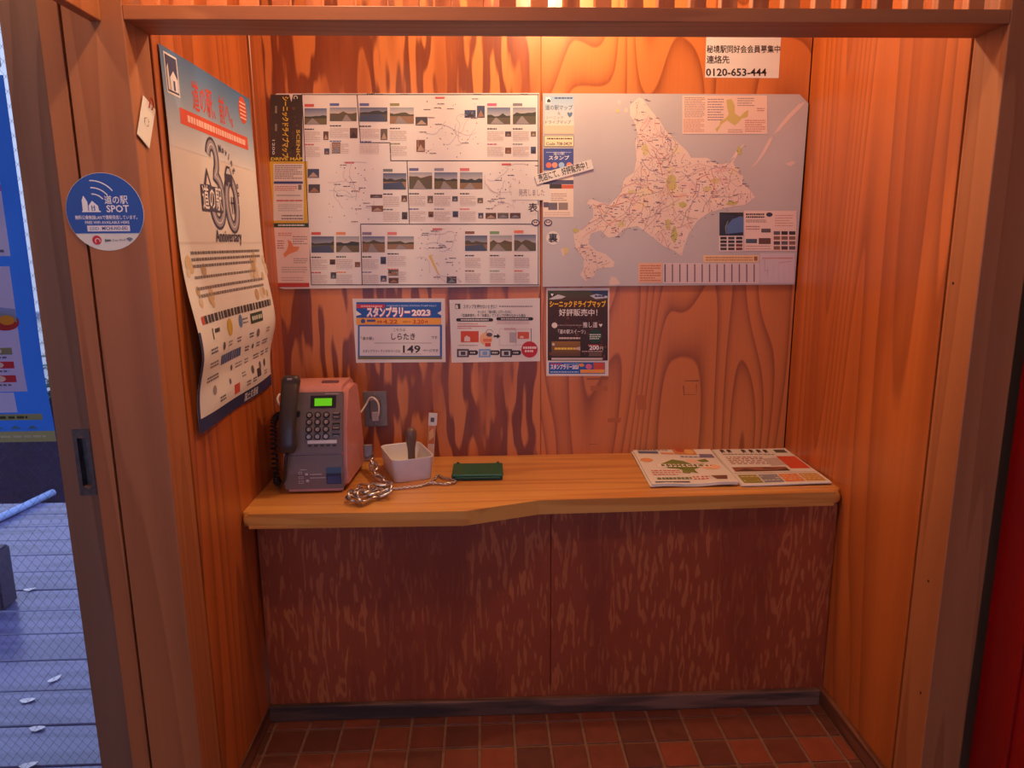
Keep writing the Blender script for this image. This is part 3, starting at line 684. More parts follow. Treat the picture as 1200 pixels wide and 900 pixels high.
    P.greek(827,300.5,882,306,2,(190,130,90), .5); P.rect(883.5,300.5,887.5,305.5,(150,100,70)); P.greek(750,310,774,330,7,(200,120,90), .5)
    for k in range(13): P.rect(778.5+k*8.7, 309.5, 780+k*8.7, 330.5, (98,80,96))
    for k in range(11): P.rect(778, 310.5+k*1.9, 889, 310.8+k*1.9, (190,166,170))
    P.greek(893,301,929,304,1,(206,140,120), .5); P.line([(896,304),(896,318),(900,316),(899,324)], .4, (160,130,140)); P.line([(912,308),(928,306)], .4, (150,120,130))
    for k in range(5): P.rect(899+k*6.5, 309, 899.3+k*6.5, 329, (196,170,176))
    P.h -= 1
    P.line([(636,168),(690,172),(720,150)], .01, land)

def draw_rally(P):
    P.layer()
    P.rect(417.5,354,517,372.5,(38,92,178)); P.rect(417.5,372.5,517,380.5,(240,168,70)); P.rect(419.5,380.5,518,421,(52,96,176)); P.layer(); P.rect(420,418,517.5,421,(120,116,70))
    P.rect(418,356.5,451,361,(206,60,72)); P.poly([(417.5,364),(424,368.5),(417.5,370)], (240,236,232)); P.poly([(517,364),(512.5,367),(517,369.5)], (240,236,232))
    P.rect(421.5,382.5,515.5,417,(228,220,220)); P.layer()
    P.greek(423,357.8,448,359.8,1,(248,190,196), .8,(1.5,3)); P.text('HOKKAIDO ROAD STATION STAMP RALLY', 453.5, 359.2, 1.9, (206,222,244), w=58, bold=.01)
    for d, c in (((.6,.6),(214,74,92)),((0,0),(252,246,244))):
        P.text('スタンプラリー', 429.5+d[0], 370.4+d[1], 9.2, c, w=51, bold=.055); P.text('2023', 482.5+d[0], 369.6+d[1], 6.8, c, w=22, bold=.045); P.layer()
    P.disc(425.5,376.2,2.6,(70,84,150)); P.rect(430,374.5,440,377,(70,84,150)); P.text('4.22', 449, 379.2, 4.8, (206,90,46), w=17, bold=.03); P.text('3.20', 484, 379.2, 4.8, (206,90,46), w=13, bold=.03); P.greek(442,375.5,448,378.5,1,(206,100,50), .8); P.greek(472,375.5,482,378.5,1,(206,130,60), .6); P.greek(498,375.5,502,378.5,1,(206,90,50), .8)
    P.text('こちらは', 468, 388, 3.0, INK, align='C', w=14); P.text('しらたき', 472.5, 397.6, 6.4, INK, align='C', w=28, bold=.02)
    P.text('「道の駅」', 423, 398, 3.0, INK, w=15, bold=.01); P.text('です', 505.5, 397, 3.0, INK, w=7, bold=.01)
    P.rect(439,401.7,506,402.1,(90,84,90)); P.text('149', 472.2, 413.2, 8.8, INK, w=20.5, bold=.02); P.text('スタンプラリーブックのページは', 425, 412.8, 2.7, INK, w=44, bold=.01); P.text('ページです', 495.5, 412.3, 2.9, INK, w=18, bold=.01); P.rect(470,414.6,494,415,(90,84,90))
def draw_howto(P):
    P.layer()
    P.rect(533.5,356,539.5,362,(70,62,62)); P.layer(); P.poly([(534,361.5),(534,358),(536,356.5),(537,361.5)], (226,216,210)); P.h -= 1
    P.text('スタンプを押せないときに！', 543, 361.2, 3.8, INK, w=39, bold=.02); P.greek(585,358,624,360,1,(120,110,112), .6,(1.5,3))
    P.text('せっかく「道の駅」に行ったのに', 579.5, 367, 3.0, INK, w=40, align='C', bold=.012); P.text('「営業時間外」や「休館日」でスタンプが押せなかった場合', 578.5, 371.2, 3.0, INK, w=75, align='C', bold=.012)
    for (x0, x1, y) in ((535,577.5,374.8),(582,624.5,373.6)):
        P.rect(x0+1.5, y-1.9, x1-1.5, y+1.9, (40,34,36)); P.disc(x0+1.5,y,1.9,(40,34,36)); P.disc(x1-1.5,y,1.9,(40,34,36)); P.layer(); P.greek(x0+5,y-1,x1-5,y+1,1,(226,216,212), .7,(1.5,3)); P.h -= 1
    P.greek(536,378,560,386,3,(206,140,134), .4); P.greek(536,381.5,570,383,1,(200,70,66), .7); P.greek(582,376,620,380,2,(200,140,140), .35)
    P.rect(540,388,561,401,(206,76,44)); P.layer(); P.poly([(544,400),(544,395.5),(547,393),(551,395.5),(551,400)], (226,200,192)); P.h -= 1
    P.disc(569.5,397,7.5,(232,176,136)); P.layer(); P.disc(573.5,392.2,3.6,(96,78,88),ry=2.4); P.ring(573.5,390,4,.5,(110,96,100),0,180); P.rect(566,397,576,400.5,(222,120,84)); P.rect(568.5,402,575,406,(206,60,54)); P.h -= 1
    P.poly([(578.5,393),(582.5,393),(582.5,391),(586.7,394),(582.5,397),(582.5,395),(578.5,395)], (40,34,36))
    P.frame(585,385,604.5,405,(190,176,176), .4); P.frame(604.5,385.5,622.5,404.5,(190,176,176), .4); P.rect(597,389.5,605.5,401.5,(180,172,176)); P.rect(606.5,389,620,397,(206,90,56)); P.layer(); P.disc(611.5,395,2.4,(226,190,180),ry=1.4); P.h -= 1
    P.line([(622.5,385),(622.5,400)],.7,(60,52,60)); P.greek(591,384,604,387,2,(206,120,120), .4); P.greek(537,404,560,405.5,1,(150,120,116), .6)
    for x, c in ((535.5,(70,66,70)),(561,(120,160,206)),(586,(60,54,60))):
        P.rect(x,409,x+14,418.5,c); P.rect(x+14,410.5,x+22,416,(48,42,46)); P.disc(x+22,413.2,2.8,(48,42,46)); P.layer(); P.rect(x+2,411,x+12,417,(206,200,204)); P.layer(); P.rect(x+4.5,412,x+10,416,c); P.greek(x+15.5,412.2,x+22,414.4,1,(214,206,204), .8,(1,2)); P.h -= 2
    P.layer(); P.disc(620.5,409.5,9.6,(190,40,52)); P.layer(); P.greek(613,405.8,628.5,409,1,(244,226,224), .8,(1.6,2.6)); P.greek(615,410,625,412.8,1,(244,226,224), .8,(1.6,2.6)); P.h -= 2
def draw_flyer(P):
    P.layer()
    P.rect(641.8,340.5,712.2,422.5,(76,44,34),(54,34,30)); P.layer()
    P.rect(642.3,340.5,712,352,(78,84,62),(86,58,42)); P.layer(); P.poly([(690,340.5),(712.5,340.5),(712.5,350),(700,347)], (52,66,100))
    for k in range(70): P.disc(random.uniform(644,710), random.uniform(356,420), random.uniform(.8,2.2), random.choice([(96,52,38),(70,38,30),(112,64,42),(58,40,34)]), n=6)
    P.layer()
    P.disc(646.8,345.5,3.2,(36,40,40)); P.poly([(643,350.5),(654,345),(663,347.5),(658,350),(648,351)], (206,206,206)); P.poly([(691,346.5),(699,344.5),(712,347),(712,349),(698,350.5)], (196,200,214)); P.layer()
    P.poly([(645.3,344.5),(646.3,343.6),(647,344.5),(647.9,343.6),(648.8,344.5),(647,347.5)], (236,232,230)); P.greek(697,346,709,348,1,(50,56,90), .9,(2,4))
    P.text('シーニックドライブマップ', 644, 359.2, 5.8, (250,196,40), w=66, bold=.04)
    P.text('好評販売中！', 655, 369.5, 6.4, (244,238,234), w=45, bold=.035)
    P.disc(649.8,381.2,3.3,(232,220,214)); P.greek(653.5,380.6,682,381.6,1,(200,180,170), .6); P.text('推し道', 683, 383.3, 5.2, (240,232,228), w=17, bold=.01); P.poly([(701.5,380),(702.7,379.2),(703.8,380.2),(705,379.2),(706.2,380.2),(703.9,383.4)], (240,232,228))
    P.text('「道の駅スイーツ」', 654, 390.6, 4.0, (240,230,224), w=32, bold=.02); P.greek(655,395,680,397.5,1,(220,200,190), .8,(2,3.5)); P.disc(697.2,394,7.8,(30,74,52)); P.layer(); P.greek(691,391,704,398,3,(220,228,216), .55,(1.5,3)); P.h -= 1
    P.rect(646.3,400,680,417.5,(150,104,46),(96,66,48)); P.layer(); P.greek(650,407,677,410,1,(240,206,80), .8,(2,4)); P.poly([(672,408),(680,406),(680,411)], (196,176,160)); P.disc(648.5,403.5,1.6,(216,206,200)); P.h -= 1
    P.text('200', 690.5, 409.8, 5.2, (246,240,236), w=11.5, bold=.035); P.text('円', 703, 409.8, 3.2, (246,240,236)); P.greek(689,403.5,701,405.5,1,(214,110,96), .7); P.greek(682,411,706,412.5,1,(206,170,160), .7); P.rect(690,413,705,417.5,(112,88,76)); P.rect(646.3,419.3,706,421.6,(214,196,190))
    P.h = 1; P.rect(643.2,424.5,709,438,(34,92,180)); P.layer(); P.text('スタンプラリー2023', 645, 432.2, 4.4, (250,236,236), w=33, bold=.05); P.greek(645,425.8,658,427.4,1,(214,70,80), .9); P.greek(661,426,680,427.2,1,(190,210,240), .6); P.greek(645,435,678,436.8,1,(190,210,240), .7)
    P.disc(681.5,427.8,3.2,(240,150,60),ry=2); P.disc(690,429.5,3.8,(226,110,140),ry=3.2); P.rect(695.5,425,708.5,433,(206,80,60)); P.rect(680,433,708.5,437.2,(240,164,70))
def draw_note(P):
    P.layer()
    P.text('秘境駅同好会会員募集中', 828.2, 61.2, 7.0, (36,28,30), w=86, bold=.012); P.text('連絡先', 827.8, 73.6, 7.4, (36,28,30), w=27, bold=.012); P.text('0120-653-444', 827.2, 88.8, 8.8, (36,28,30), w=71, bold=.02)

MAP_Y = YW-0.004
wall_paper('info_map_poster', [(317.3,116),(324,109.6),(632,109),(632.3,335.3),(333.5,338.6),(327,337.5)], MAP_Y, 0.003, MAT['paper_gloss'], 'large cream drive guide poster of small landscape photographs and text', 'poster', draw_info)
MAT['map_sea'] = paper_mat('map_sea_print', (194,186,184), 0.35)
wall_paper('island_map_poster', [(636,109.3),(937,110.5),(947.4,121),(931,333.3),(636,336)], MAP_Y, 0.003, MAT['map_sea'], 'large road map poster of a cream island in pale blue sea', 'poster', draw_map)
wall_paper('stamp_rally_notice', [(413,350),(521.3,349.7),(522.3,424.3),(417.3,425.2)], YW, 0.0006, MAT['paper_gloss'], 'blue bordered stamp rally notice reading 149', 'notice', draw_rally)
wall_paper('stamp_help_notice', [(526.5,351.5),(632.5,349.3),(633,423.3),(529.2,425)], YW, 0.0006, MAT['paper_gloss'], 'white notice with orange pictures and a red disc', 'notice', draw_howto)
wall_paper('drive_map_flyer', [(640.5,337.5),(714.3,337.5),(713,440.5),(640.3,440.5)], YW, 0.0006, MAT['paper'], 'dark brown drive map flyer with yellow title lettering', 'flyer', draw_flyer)
q_note = wall_paper('phone_number_note', [(828,37),(915.8,37),(912.5,91.6),(826.4,91)], YW, 0.0006, MAT['paper'], 'white note with a telephone number above the island map', 'note', draw_note)
def strip_uv(cx, cy, ang, y):
    f = wall_uv(y)
    return lambda a, b: f(cx+a*math.cos(ang)+b*math.sin(ang), cy-a*math.sin(ang)+b*math.cos(ang))
def wall_slip(name, cx, cy, w, h, ang, y, th, mat, label, cat, draw, group=None, bow=0.0, n=10):
    uv = strip_uv(cx, cy, ang, y); o_ = uv(0, 0)
    root = empty(name, (o_[0], y, o_[1])); tag(root, label, cat, group)
    def put(u, v, hh, a=None):
        return (u-o_[0], -th-hh, v-o_[1])
    bm = bmesh.new(); pts = [uv(*c) for c in ((-w/2,-h/2),(w/2,-h/2),(w/2,h/2),(-w/2,h/2))] if w else [uv(h/2*math.cos(2*math.pi*k/28), h/2*math.sin(2*math.pi*k/28)) for k in range(28)]
    a = [bm.verts.new(put(p[0], p[1], 0)) for p in pts]; b = [bm.verts.new((p[0]-o_[0], 0, p[1]-o_[1])) for p in pts]
    bm.faces.new(a); bm.faces.new(b); k_ = len(pts)
    for i in range(k_): bm.faces.new((a[i], a[(i+1)%k_], b[(i+1)%k_], b[i]))
    obj('sheet', to_mesh(bm, 'sheet'), mat, root)
    P = Print(uv); P.layer(); draw(P); P.build(root, put)
    return root
FY = MAP_Y-0.003
wall_slip('handwritten_slip', 623, 225, 47, 19, 0.0, FY-0.0004, 0.0005, MAT['paper'], 'small paper slip with faint handwriting beside the tilted sales slip', 'note', lambda P: P.text('発売しました', 0, 4, 6.5, (150,126,136), w=30, align='C'))
def d_sale(P): P.text('売店にて、好評販売中', -31, 3.0, 7.2, (40,32,34), w=56, bold=.015); P.text('！', 27, 3.0, 7.2, (40,32,34), bold=.0)
wall_slip('sales_slip', 661, 201.5, 69, 11.5, math.radians(15.5), FY-0.003, 0.0012, MAT['paper'], 'tilted white paper slip pasted across both big posters', 'note', d_sale)
wall_slip('side_marker', 624.5, 243.5, 0, 14, 0, FY-0.0003, 0.0005, MAT['paper'], 'round paper disc marked with the sign for front', 'sticker', lambda P: P.text('表', 0, 4.0, 8.2, (40,32,34), align='C', bold=.02))
wall_slip('side_marker', 648, 279, 0, 16, 0, FY-0.0003, 0.0005, MAT['paper'], 'round paper disc marked with the sign for back', 'sticker', lambda P: P.text('裏', 0, 4.0, 8.2, (40,32,34), align='C', bold=.02))
def d_eye(P):
    P.disc(0, 0, 4.8, (60,56,92), ry=4.0); P.layer(); P.disc(0, 0, 3.4, (222,208,202), ry=2.6); P.layer(); P.rect(-2.4,-.5,2.4,.3,(60,56,92)); P.rect(-2,-1.8,-1,-.4,(60,56,92)); P.rect(.8,-1.8,1.8,-.4,(60,56,92))
for x, nm in ((627.6, 'small dark ringed sticker at the edge of the drive guide poster'), (642.3, 'small dark ringed sticker at the edge of the island map')):
    wall_slip('ring_sticker', x, 261, 0, 9.0, 0, FY-0.0003, 0.0003, MAT['paper'], nm, 'sticker', d_eye)

# ================================================================== POSTER ON THE LEFT WALL
PY0, PY1, PZ0, PZ1 = -0.744, -0.158, 0.985, 1.818
PWD, PHT = PY1-PY0, PZ1-PZ0
def sag(u, v):
    """how far the limp poster stands off the wall: flat above, bulging to a crease, curling below"""
    t = 1-v/PHT; s = u/PWD
    g = lambda c, w: math.exp(-((t-c)/w)**2)
    off = 0.003+0.004*t
    d = t-(0.775-0.02*s)
    off += (0.026*math.exp(-(d/0.16)**2) if d < 0 else 0.026*math.exp(-(d/0.09)**2))*(0.55+0.45*abs(2*s-1)**1.2)
    off += 0.010*g(.93, .05)*math.sin(s*3.14)+0.006*math.sin(s*9.0+1)*max(0, t-.45)
    off += 0.0015*math.sin(s*5+t*7)
    return max(0.0015, off)
pr = empty('anniversary_poster', (0.0, PY0, PZ0)); tag(pr, 'limp anniversary poster with blue sky top hanging on the side wall', 'poster')
put_l = lambda u, v, h: (sag(u, v)+h, u, v)
bm = bmesh.new(); nu, nv = 24, 64
g_ = [[bm.verts.new(put_l(PWD*i/nu, PHT*j/nv, 0)) for i in range(nu+1)] for j in range(nv+1)]
for j in range(nv):
    for i in range(nu): bm.faces.new((g_[j][i], g_[j][i+1], g_[j+1][i+1], g_[j+1][i]))
o = obj('sheet', to_mesh(bm, 'sheet', True), MAT['paper'], pr)
P = Print(lambda x, y: (x, PHT-y))          # x right, y down, metres from the top left corner
P.layer(); P.rect(0,0,PWD,0.20,(70,116,164),(222,222,222),24,18); P.rect(0,0.40,PWD,0.405,(216,206,198),None,24,1)
P.rect(0.0,0.800,PWD,PHT,(40,48,92),None,24,6); P.layer()
for x0 in (0, PWD-.012): P.rect(x0,0.60,x0+.012,0.80,(48,56,100) if x0 == 0 else (216,206,200),None,1,16)
for k in range(30):
    s = random.random(); x = random.choice([random.uniform(.0,.12), random.uniform(PWD-.16,PWD-.02)]); y = random.uniform(.44,.56); P.disc(x+0.02, y, random.uniform(.006,.02), random.choice([(206,180,140),(190,160,116),(214,196,170)]), n=9)
P.layer()
P.rect(.016,.010,.080,.092,(236,232,228)); P.layer(); P.rect(.020,.014,.076,.088,(52,64,104)); P.layer(); P.poly([(.036,.084),(.036,.058),(.055,.042),(.074,.058),(.074,.084)],(226,226,230)); P.poly([(.024,.084),(.024,.040),(.031,.030),(.034,.084)],(226,226,230)); P.layer(); P.rect(.050,.062,.059,.082,(52,64,104)); P.h -= 3
P.text('道の駅、前へ。', .150, .098, .052, (214,72,42), w=.275, bold=.012)
P.disc(.515,.042,.034,(206,84,60),ry=.036); P.layer()
for k in range(5): P.rect(.490,.022+k*.010,.540,.0255+k*.010,(244,200,184))
P.h -= 1
P.rect(.070,.112,.535,.146,(222,84,54),None,12,1); P.layer(); P.greek(.110,.120,.515,.138,1,(246,204,190), .8,(.010,.020),.004); P.h -= 1
# the big 30 drawn as a winding road
base_uv = P.to_uv
P.to_uv = lambda x, y: base_uv(.206+(x-.205)*.80, .165+(y-.316)*.765)
NAV = (66,62,84)
def arc_pts(cx, cy, rx, ry, a0, a1, n=18): return [(cx+rx*math.cos(math.radians(a0+(a1-a0)*k/n)), cy-ry*math.sin(math.radians(a0+(a1-a0)*k/n))) for k in range(n+1)]
three = arc_pts(.255,.366,.036,.048,165,-75)+arc_pts(.272,.490,.052,.074,80,-165)
zero = arc_pts(.400,.495,.046,.080,0,360,24)
def road(pts, w, c):
    lf, rt = [], []
    for i, p in enumerate(pts):
        a = pts[max(i-1,0)]; b = pts[min(i+1,len(pts)-1)]; dx, dy = b[0]-a[0], b[1]-a[1]; l = math.hypot(dx,dy) or 1
        lf.append((p[0]-dy/l*w/2, p[1]+dx/l*w/2)); rt.append((p[0]+dy/l*w/2, p[1]-dx/l*w/2))
    for i in range(len(pts)-1): P.poly([lf[i], lf[i+1], rt[i+1], rt[i]], c)
for pts in (three, zero): road(pts, .044, NAV); P.layer(); road(pts, .026, (156,150,160)); P.layer(); road(pts, .003, (236,230,228)); P.h -= 2
P.h += 3
P.poly([(.165,.455),(.198,.395),(.232,.455)], NAV); P.layer(); P.poly([(.184,.447),(.198,.418),(.214,.447)], (226,214,206)); P.h -= 1
P.rect(.140,.450,.312,.530,NAV,None,10,5); P.layer(); P.layer(); P.text('道の駅', .146,.517,.058,(240,234,230), w=.160, bold=.012); P.h -= 2
P.poly([(.355,.40),(.375,.372),(.405,.372),(.42,.40),(.42,.425),(.355,.425)], NAV); P.disc(.367,.428,.012,NAV,n=12); P.disc(.408,.428,.012,NAV,n=12); P.layer(); P.poly([(.366,.398),(.380,.380),(.400,.380),(.410,.398)], (206,206,214)); P.h -= 1
P.rect(.394,.472,.400,.53,NAV); P.rect(.412,.472,.418,.53,NAV); P.rect(.386,.49,.426,.496,NAV)
P.to_uv = base_uv
for k, ch in enumerate('Moving on'):
    a = math.radians(98-k*12.5)
    if ch != ' ': P.text(ch, .318+.092*math.cos(a), .272-.094*math.sin(a), .019, NAV, rot=math.pi/2-a, bold=.02, align='C')
P.h += 1
P.text('Anniversary', .222, .400, .030, NAV, w=.185, bold=.02)
P.h = 3
P.greek(.055,.418,.545,.463,3,(128,118,114), .45,(.008,.02),.003); P.greek(.055,.474,.48,.488,1,(136,124,118), .45,(.008,.02),.003); P.greek(.055,.498,.53,.532,2,(136,124,118), .42,(.008,.02),.003)
MICH = (64,58,62)
P.greek(.055,.566,.560,.588,1,MICH, .85,(.012,.022),.006); P.rect(.035,.568,.052,.586,(196,72,60))
P.rect(.375,.594,.470,.622,(52,72,60),None,4,1); P.layer(); P.greek(.385,.601,.463,.615,1,(196,206,190), .8,(.008,.016),.004); P.h -= 1
P.disc(.22,.612,.020,(202,170,60),ry=.022,n=16); P.disc(.305,.606,.012,(96,130,176),ry=.018,n=14); P.greek(.32,.598,.355,.618,2,(120,120,130), .4,(.006,.012),.003)
P.line([(.09,.600),(.09,.626)],.006,MICH); P.greek(.105,.602,.140,.614,1,MICH, .8,(.006,.012),.003)
rows = [(.652,[(.06,.05),(.15,.025),(.20,.03),(.27,.03),(.36,.03),(.41,.03),(.50,.03)]),(.685,[(.06,.06),(.33,.03),(.38,.018),(.42,.03),(.47,.05)]),(.718,[(.05,.08),(.22,.02),(.26,.05),(.33,.03),(.40,.05),(.47,.03),(.52,.03)]),(.750,[(.05,.10),(.20,.02),(.30,.03),(.36,.05),(.44,.03),(.49,.03)]),(.780,[(.13,.04),(.33,.03),(.38,.03),(.50,.035)])]
for y, xs in rows:
    for x, w in xs:
        c = random.choice([(90,84,92),(120,112,116),(110,96,96),(80,92,120),(150,140,140)])
        if random.random() < .4: P.disc(x+w*.5, y, min(.012, w*.4), c, n=10)
        else: P.greek(x, y-.008, x+w, y+.008, 2, c, .5,(.006,.014),.003)
P.greek(.14,.672,.30,.698,1,(84,104,150), .9,(.010,.018),.003)
P.rect(.235,.765,.275,.790,(206,84,70)); P.rect(.42,.755,.46,.780,(60,56,58))
P.text('国土交通省', .32,.826,.018,(230,230,236), w=.11, bold=.012)
P.build(pr, put_l, step=0.0002)

# ================================================================== ROUND WI-FI STICKER ON THE POST
sc_ = at(123, 248.5, 1, YF-0.0006); SRAD = 0.0745
rs_ = empty('wifi_sticker', (sc_.x, YF, sc_.z)); tag(rs_, 'round blue and white wireless hotspot sticker on the wooden post', 'sticker')
bm = bmesh.new(); lathe_bm(bm, [(SRAD, 0.0), (SRAD, 0.0005)], 48, Matrix.Rotation(math.pi/2, 4, 'X')); o = obj('disc', to_mesh(bm, 'disc'), MAT['paper_gloss'], rs_); o['label'] = 'white vinyl disc'
P = Print(lambda x, y: (x*SRAD, -y*SRAD)); P.layer()      # unit disc, y down
a0 = math.asin(.55); P.poly([(.99*math.cos(a), .99*math.sin(a)) for a in [math.pi-a0+k*(math.pi+2*a0)/40 for k in range(41)]], (40,84,168))
P.layer(); WH = (240,232,232)
for k, r in enumerate((.34,.50,.68)): P.ring(-.28,-.12,r,.030,WH,38,92,n=14)
P.poly([(-.56,-.02),(-.56,-.30),(-.51,-.42),(-.46,-.34),(-.42,-.25),(-.42,-.02)], WH); P.poly([(-.40,-.02),(-.40,-.16),(-.30,-.29),(-.16,-.16),(-.14,-.02)], WH); P.rect(-.58,-.03,-.10,.0,WH); P.layer(); P.rect(-.33,-.17,-.24,-.03,(40,84,168)); P.layer(); P.disc(-.285,-.15,.025,WH,n=12); P.rect(-.305,-.11,-.265,-.04,WH); P.h -= 2
P.text('道の駅', .02,-.225,.17,WH,w=.60,bold=.03); P.text('SPOT', .05,.0,.18,WH,w=.58,bold=.02)
P.text('無料公衆無線LANで情報発信しています。', -.78,.18,.085,WH,w=1.60,bold=.012); P.text('FREE WiFi AVAILABLE HERE', -.54,.30,.075,WH,w=1.14,bold=.01)
P.rect(-.50,.345,.60,.495,(232,222,226)); P.layer(); P.text('SSID', -.44,.46,.08,(70,90,150),w=.24); P.text('MICHI-NO-EKI', -.12,.46,.09,(40,56,120),w=.66,bold=.02); P.h -= 1
P.disc(-.29,.72,.12,(206,40,58)); P.layer(); P.ring(-.27,.74,.06,.02,(240,220,222),-30,230,n=12); P.h -= 1
P.text('Japan.', -.09,.75,.07,(50,46,60),w=.18,bold=.03); P.text('Free Wi-Fi', .12,.75,.06,(110,104,116),w=.34)
for r in (.03,.065,.10): P.ring(.56,.77,r,.022,(40,56,90),40,140,n=8)
P.build(rs_, lambda u, v, h: (u, -0.0005-h, v), step=0.0001)

# ================================================================== CARD ON A STRING, POST SIDE
tagroot = empty('hanging_tag', (0.0, -0.822, 1.735)); tag(tagroot, 'small white card hanging from red string on the post side', 'card')
A_, B_, C_, D_ = [at(*p_, 0, 0.003) for p_ in ((167.5,112),(181.5,128.5),(174.5,174),(160.5,157))]
bm = bmesh.new(); off = Vector((0.0, -0.822, 1.735)); q = [bm.verts.new(v-off) for v in (A_,B_,C_,D_)]; r = [bm.verts.new(v-off+Vector((.0012,0,0))) for v in (A_,B_,C_,D_)]
bm.faces.new(q); bm.faces.new(r)
for i in range(4): bm.faces.new((q[i], q[(i+1)%4], r[(i+1)%4], r[i]))
obj('card', to_mesh(bm, 'card'), MAT['paper'], tagroot)
bm = bmesh.new(); ctr = A_.lerp(B_, .45)-off; tube_bm(bm, smooth_path([ctr+Vector((.003,-.006,-.012)), ctr+Vector((.006,-.004,.004)), ctr+Vector((.005,.004,.008)), ctr+Vector((.005,.010,-.002)), ctr+Vector((.003,.006,-.014))]), 0.0012, 6)
o = obj('string', to_mesh(bm, 'string', True), plain('red_string', (176,52,40), 0.7), tagroot); o['label'] = 'red string loop'
P = Print(); cu = (B_-A_); cd = (D_-A_); P.layer()
for c_, rr in (((.48,.52),.20),):
    pts = [(c_[0]+rr*math.cos(t*.5)*(1 if t%2 else .7), c_[1]+rr*.5*math.sin(t*.5)) for t in range(13)]
    for a, b in zip(pts, pts[1:]): P.poly([(a[0]-.02,a[1]),(a[0]+.02,a[1]),(b[0]+.02,b[1]),(b[0]-.02,b[1])], (96,90,92))
P.build(tagroot, lambda u, v, h: tuple(A_-off+cu*u+cd*v+Vector((.0013+h,0,0))))

# ================================================================== POSTER ON THE SLIDING DOOR
gx1, gz0, gz1 = at(63, 515, 1, DY+0.012).x, at(40, 516, 1, DY+0.012).z, at(2, 88, 1, DY+0.012).z
gp = empty('door_poster', (gx1-0.42, DY+0.012, gz0)); tag(gp, 'blue poster with white panels on the door glass', 'poster')
GH = gz1-gz0
gput = lambda u, v, h: (u+0.012*math.exp(-(v/.12)**2)*(u/.42), -0.001-0.010*math.exp(-(v/.18)**2)-h, v)
bm = bmesh.new(); g_ = [[bm.verts.new(gput(.42*i/8, GH*j/30, 0)) for i in range(9)] for j in range(31)]
for j in range(30):
    for i in range(8): bm.faces.new((g_[j][i], g_[j][i+1], g_[j+1][i+1], g_[j+1][i]))
obj('sheet', to_mesh(bm, 'sheet', True), translucent(paper_mat('blue_poster_paper', (52,116,214), .5), .6), gp)
P = Print(lambda x, y: (x, GH-y)); P.layer()
yb = lambda py: (GH-(at(20, py, 1, DY+0.012).z-gz0))
P.rect(.05,yb(206),.385,yb(300),(226,220,226),None,1,6); P.rect(.05,yb(312),.380,yb(458),(222,214,222),None,1,8); P.rect(0,yb(504),.42,GH,(196,196,120),None,2,3); P.rect(.05,yb(484),.40,yb(491),(176,178,110),None,1,2); P.layer()
P.rect(.05,yb(216),.385,yb(224),(206,70,140)); P.greek(.1,yb(292),.375,yb(296),1,(110,110,130), .8,(.008,.016),.003)
P.poly([(.05,yb(372)),(.2,yb(366)),(.30,yb(356)),(.38,yb(362)),(.38,yb(380)),(.05,yb(390))], (150,170,210)); P.disc(.355,yb(377),.03,(190,60,60),ry=.018); P.layer(); P.disc(.36,yb(375),.016,(230,170,70),ry=.010); P.h -= 1
for y, c in ((411,(150,150,110)),(427,(206,60,74)),(443,(206,60,74))):
    P.rect(.10,yb(y-4),.362,yb(y+4),c); P.layer(); P.disc(.325,yb(y),.016,(232,226,228),ry=.007); P.h -= 1; P.greek(.2,yb(y+6),.35,yb(y+8.5),1,(120,116,120), .8,(.006,.012),.003)
P.rect(.282,yb(459),.352,yb(482),(226,224,232)); P.greek(.2,yb(486),.37,yb(489.5),1,(70,80,60), .8,(.01,.02),.004); P.greek(.1,yb(508.5),.40,yb(511.5),1,(226,226,196), .8,(.012,.024),.005)
for k in range(4): P.poly([(.26+.035*k,yb(501)),(.272+.035*k,yb(497)),(.284+.035*k,yb(501))], (96,140,150))
P.build(gp, gput, step=0.00025, ink='ink_thin')
# a second sheet above it
g2 = empty('pale_flyer', (gx1-0.42, DY+0.012, gz1+0.015)); tag(g2, 'pale printed sheet above the blue door poster', 'flyer')
bm = bmesh.new(); add_box(bm, 0, .418, -.001, 0, 0, .30); obj('sheet', to_mesh(bm, 'sheet'), translucent(paper_mat('pale_blue_sheet', (150,172,214), .5), .6), g2)
P = Print(); P.layer(); P.rect(.30,.02,.41,.11,(196,130,110)); P.rect(.2,.13,.41,.16,(70,96,176)); P.rect(.3,.2,.41,.28,(206,210,226)); P.build(g2, lambda u, v, h: (u, -.001-h, v), ink='ink_thin')

# ================================================================== TELEPHONE
ph = empty('pay_phone', (0.163, -0.205, ZC)); tag(ph, 'pink and grey push button pay telephone on the counter', 'telephone')
pink = plain('pink_plastic', (204,136,126), 0.34, noise=0.08, nscale=30); grey = plain('grey_plastic', (114,98,94), 0.45, noise=0.05, nscale=40); black = plain('black_plastic', (34,30,32), 0.42, noise=0.1)
ph.rotation_euler[2] = 0.02
prof = [(-0.142,0.006),(-0.140,0.060),(-0.130,0.118),(-0.112,0.180),(-0.062,0.288),(-0.046,0.302),(0.050,0.306),(0.085,0.290),(0.105,0.20),(0.115,0.006)]
def hw_at(y, z): return 0.093+0.019*min(1, max(0, (y+0.145)/0.20))-0.010*(z/0.3)
bm = bmesh.new(); L_ = [bm.verts.new((-hw_at(*p), p[0], p[1])) for p in prof]; R_ = [bm.verts.new((hw_at(*p), p[0], p[1])) for p in prof]; n = len(prof)
bm.faces.new(L_); bm.faces.new(R_[::-1])
for i in range(n): bm.faces.new((L_[i], R_[i], R_[(i+1)%n], L_[(i+1)%n]))
bmesh.ops.recalc_face_normals(bm, faces=bm.faces)
bmesh.ops.bevel(bm, geom=[e for e in bm.edges if abs(e.verts[0].co.x-e.verts[1].co.x) < .05], offset=0.016, segments=5, affect='EDGES')
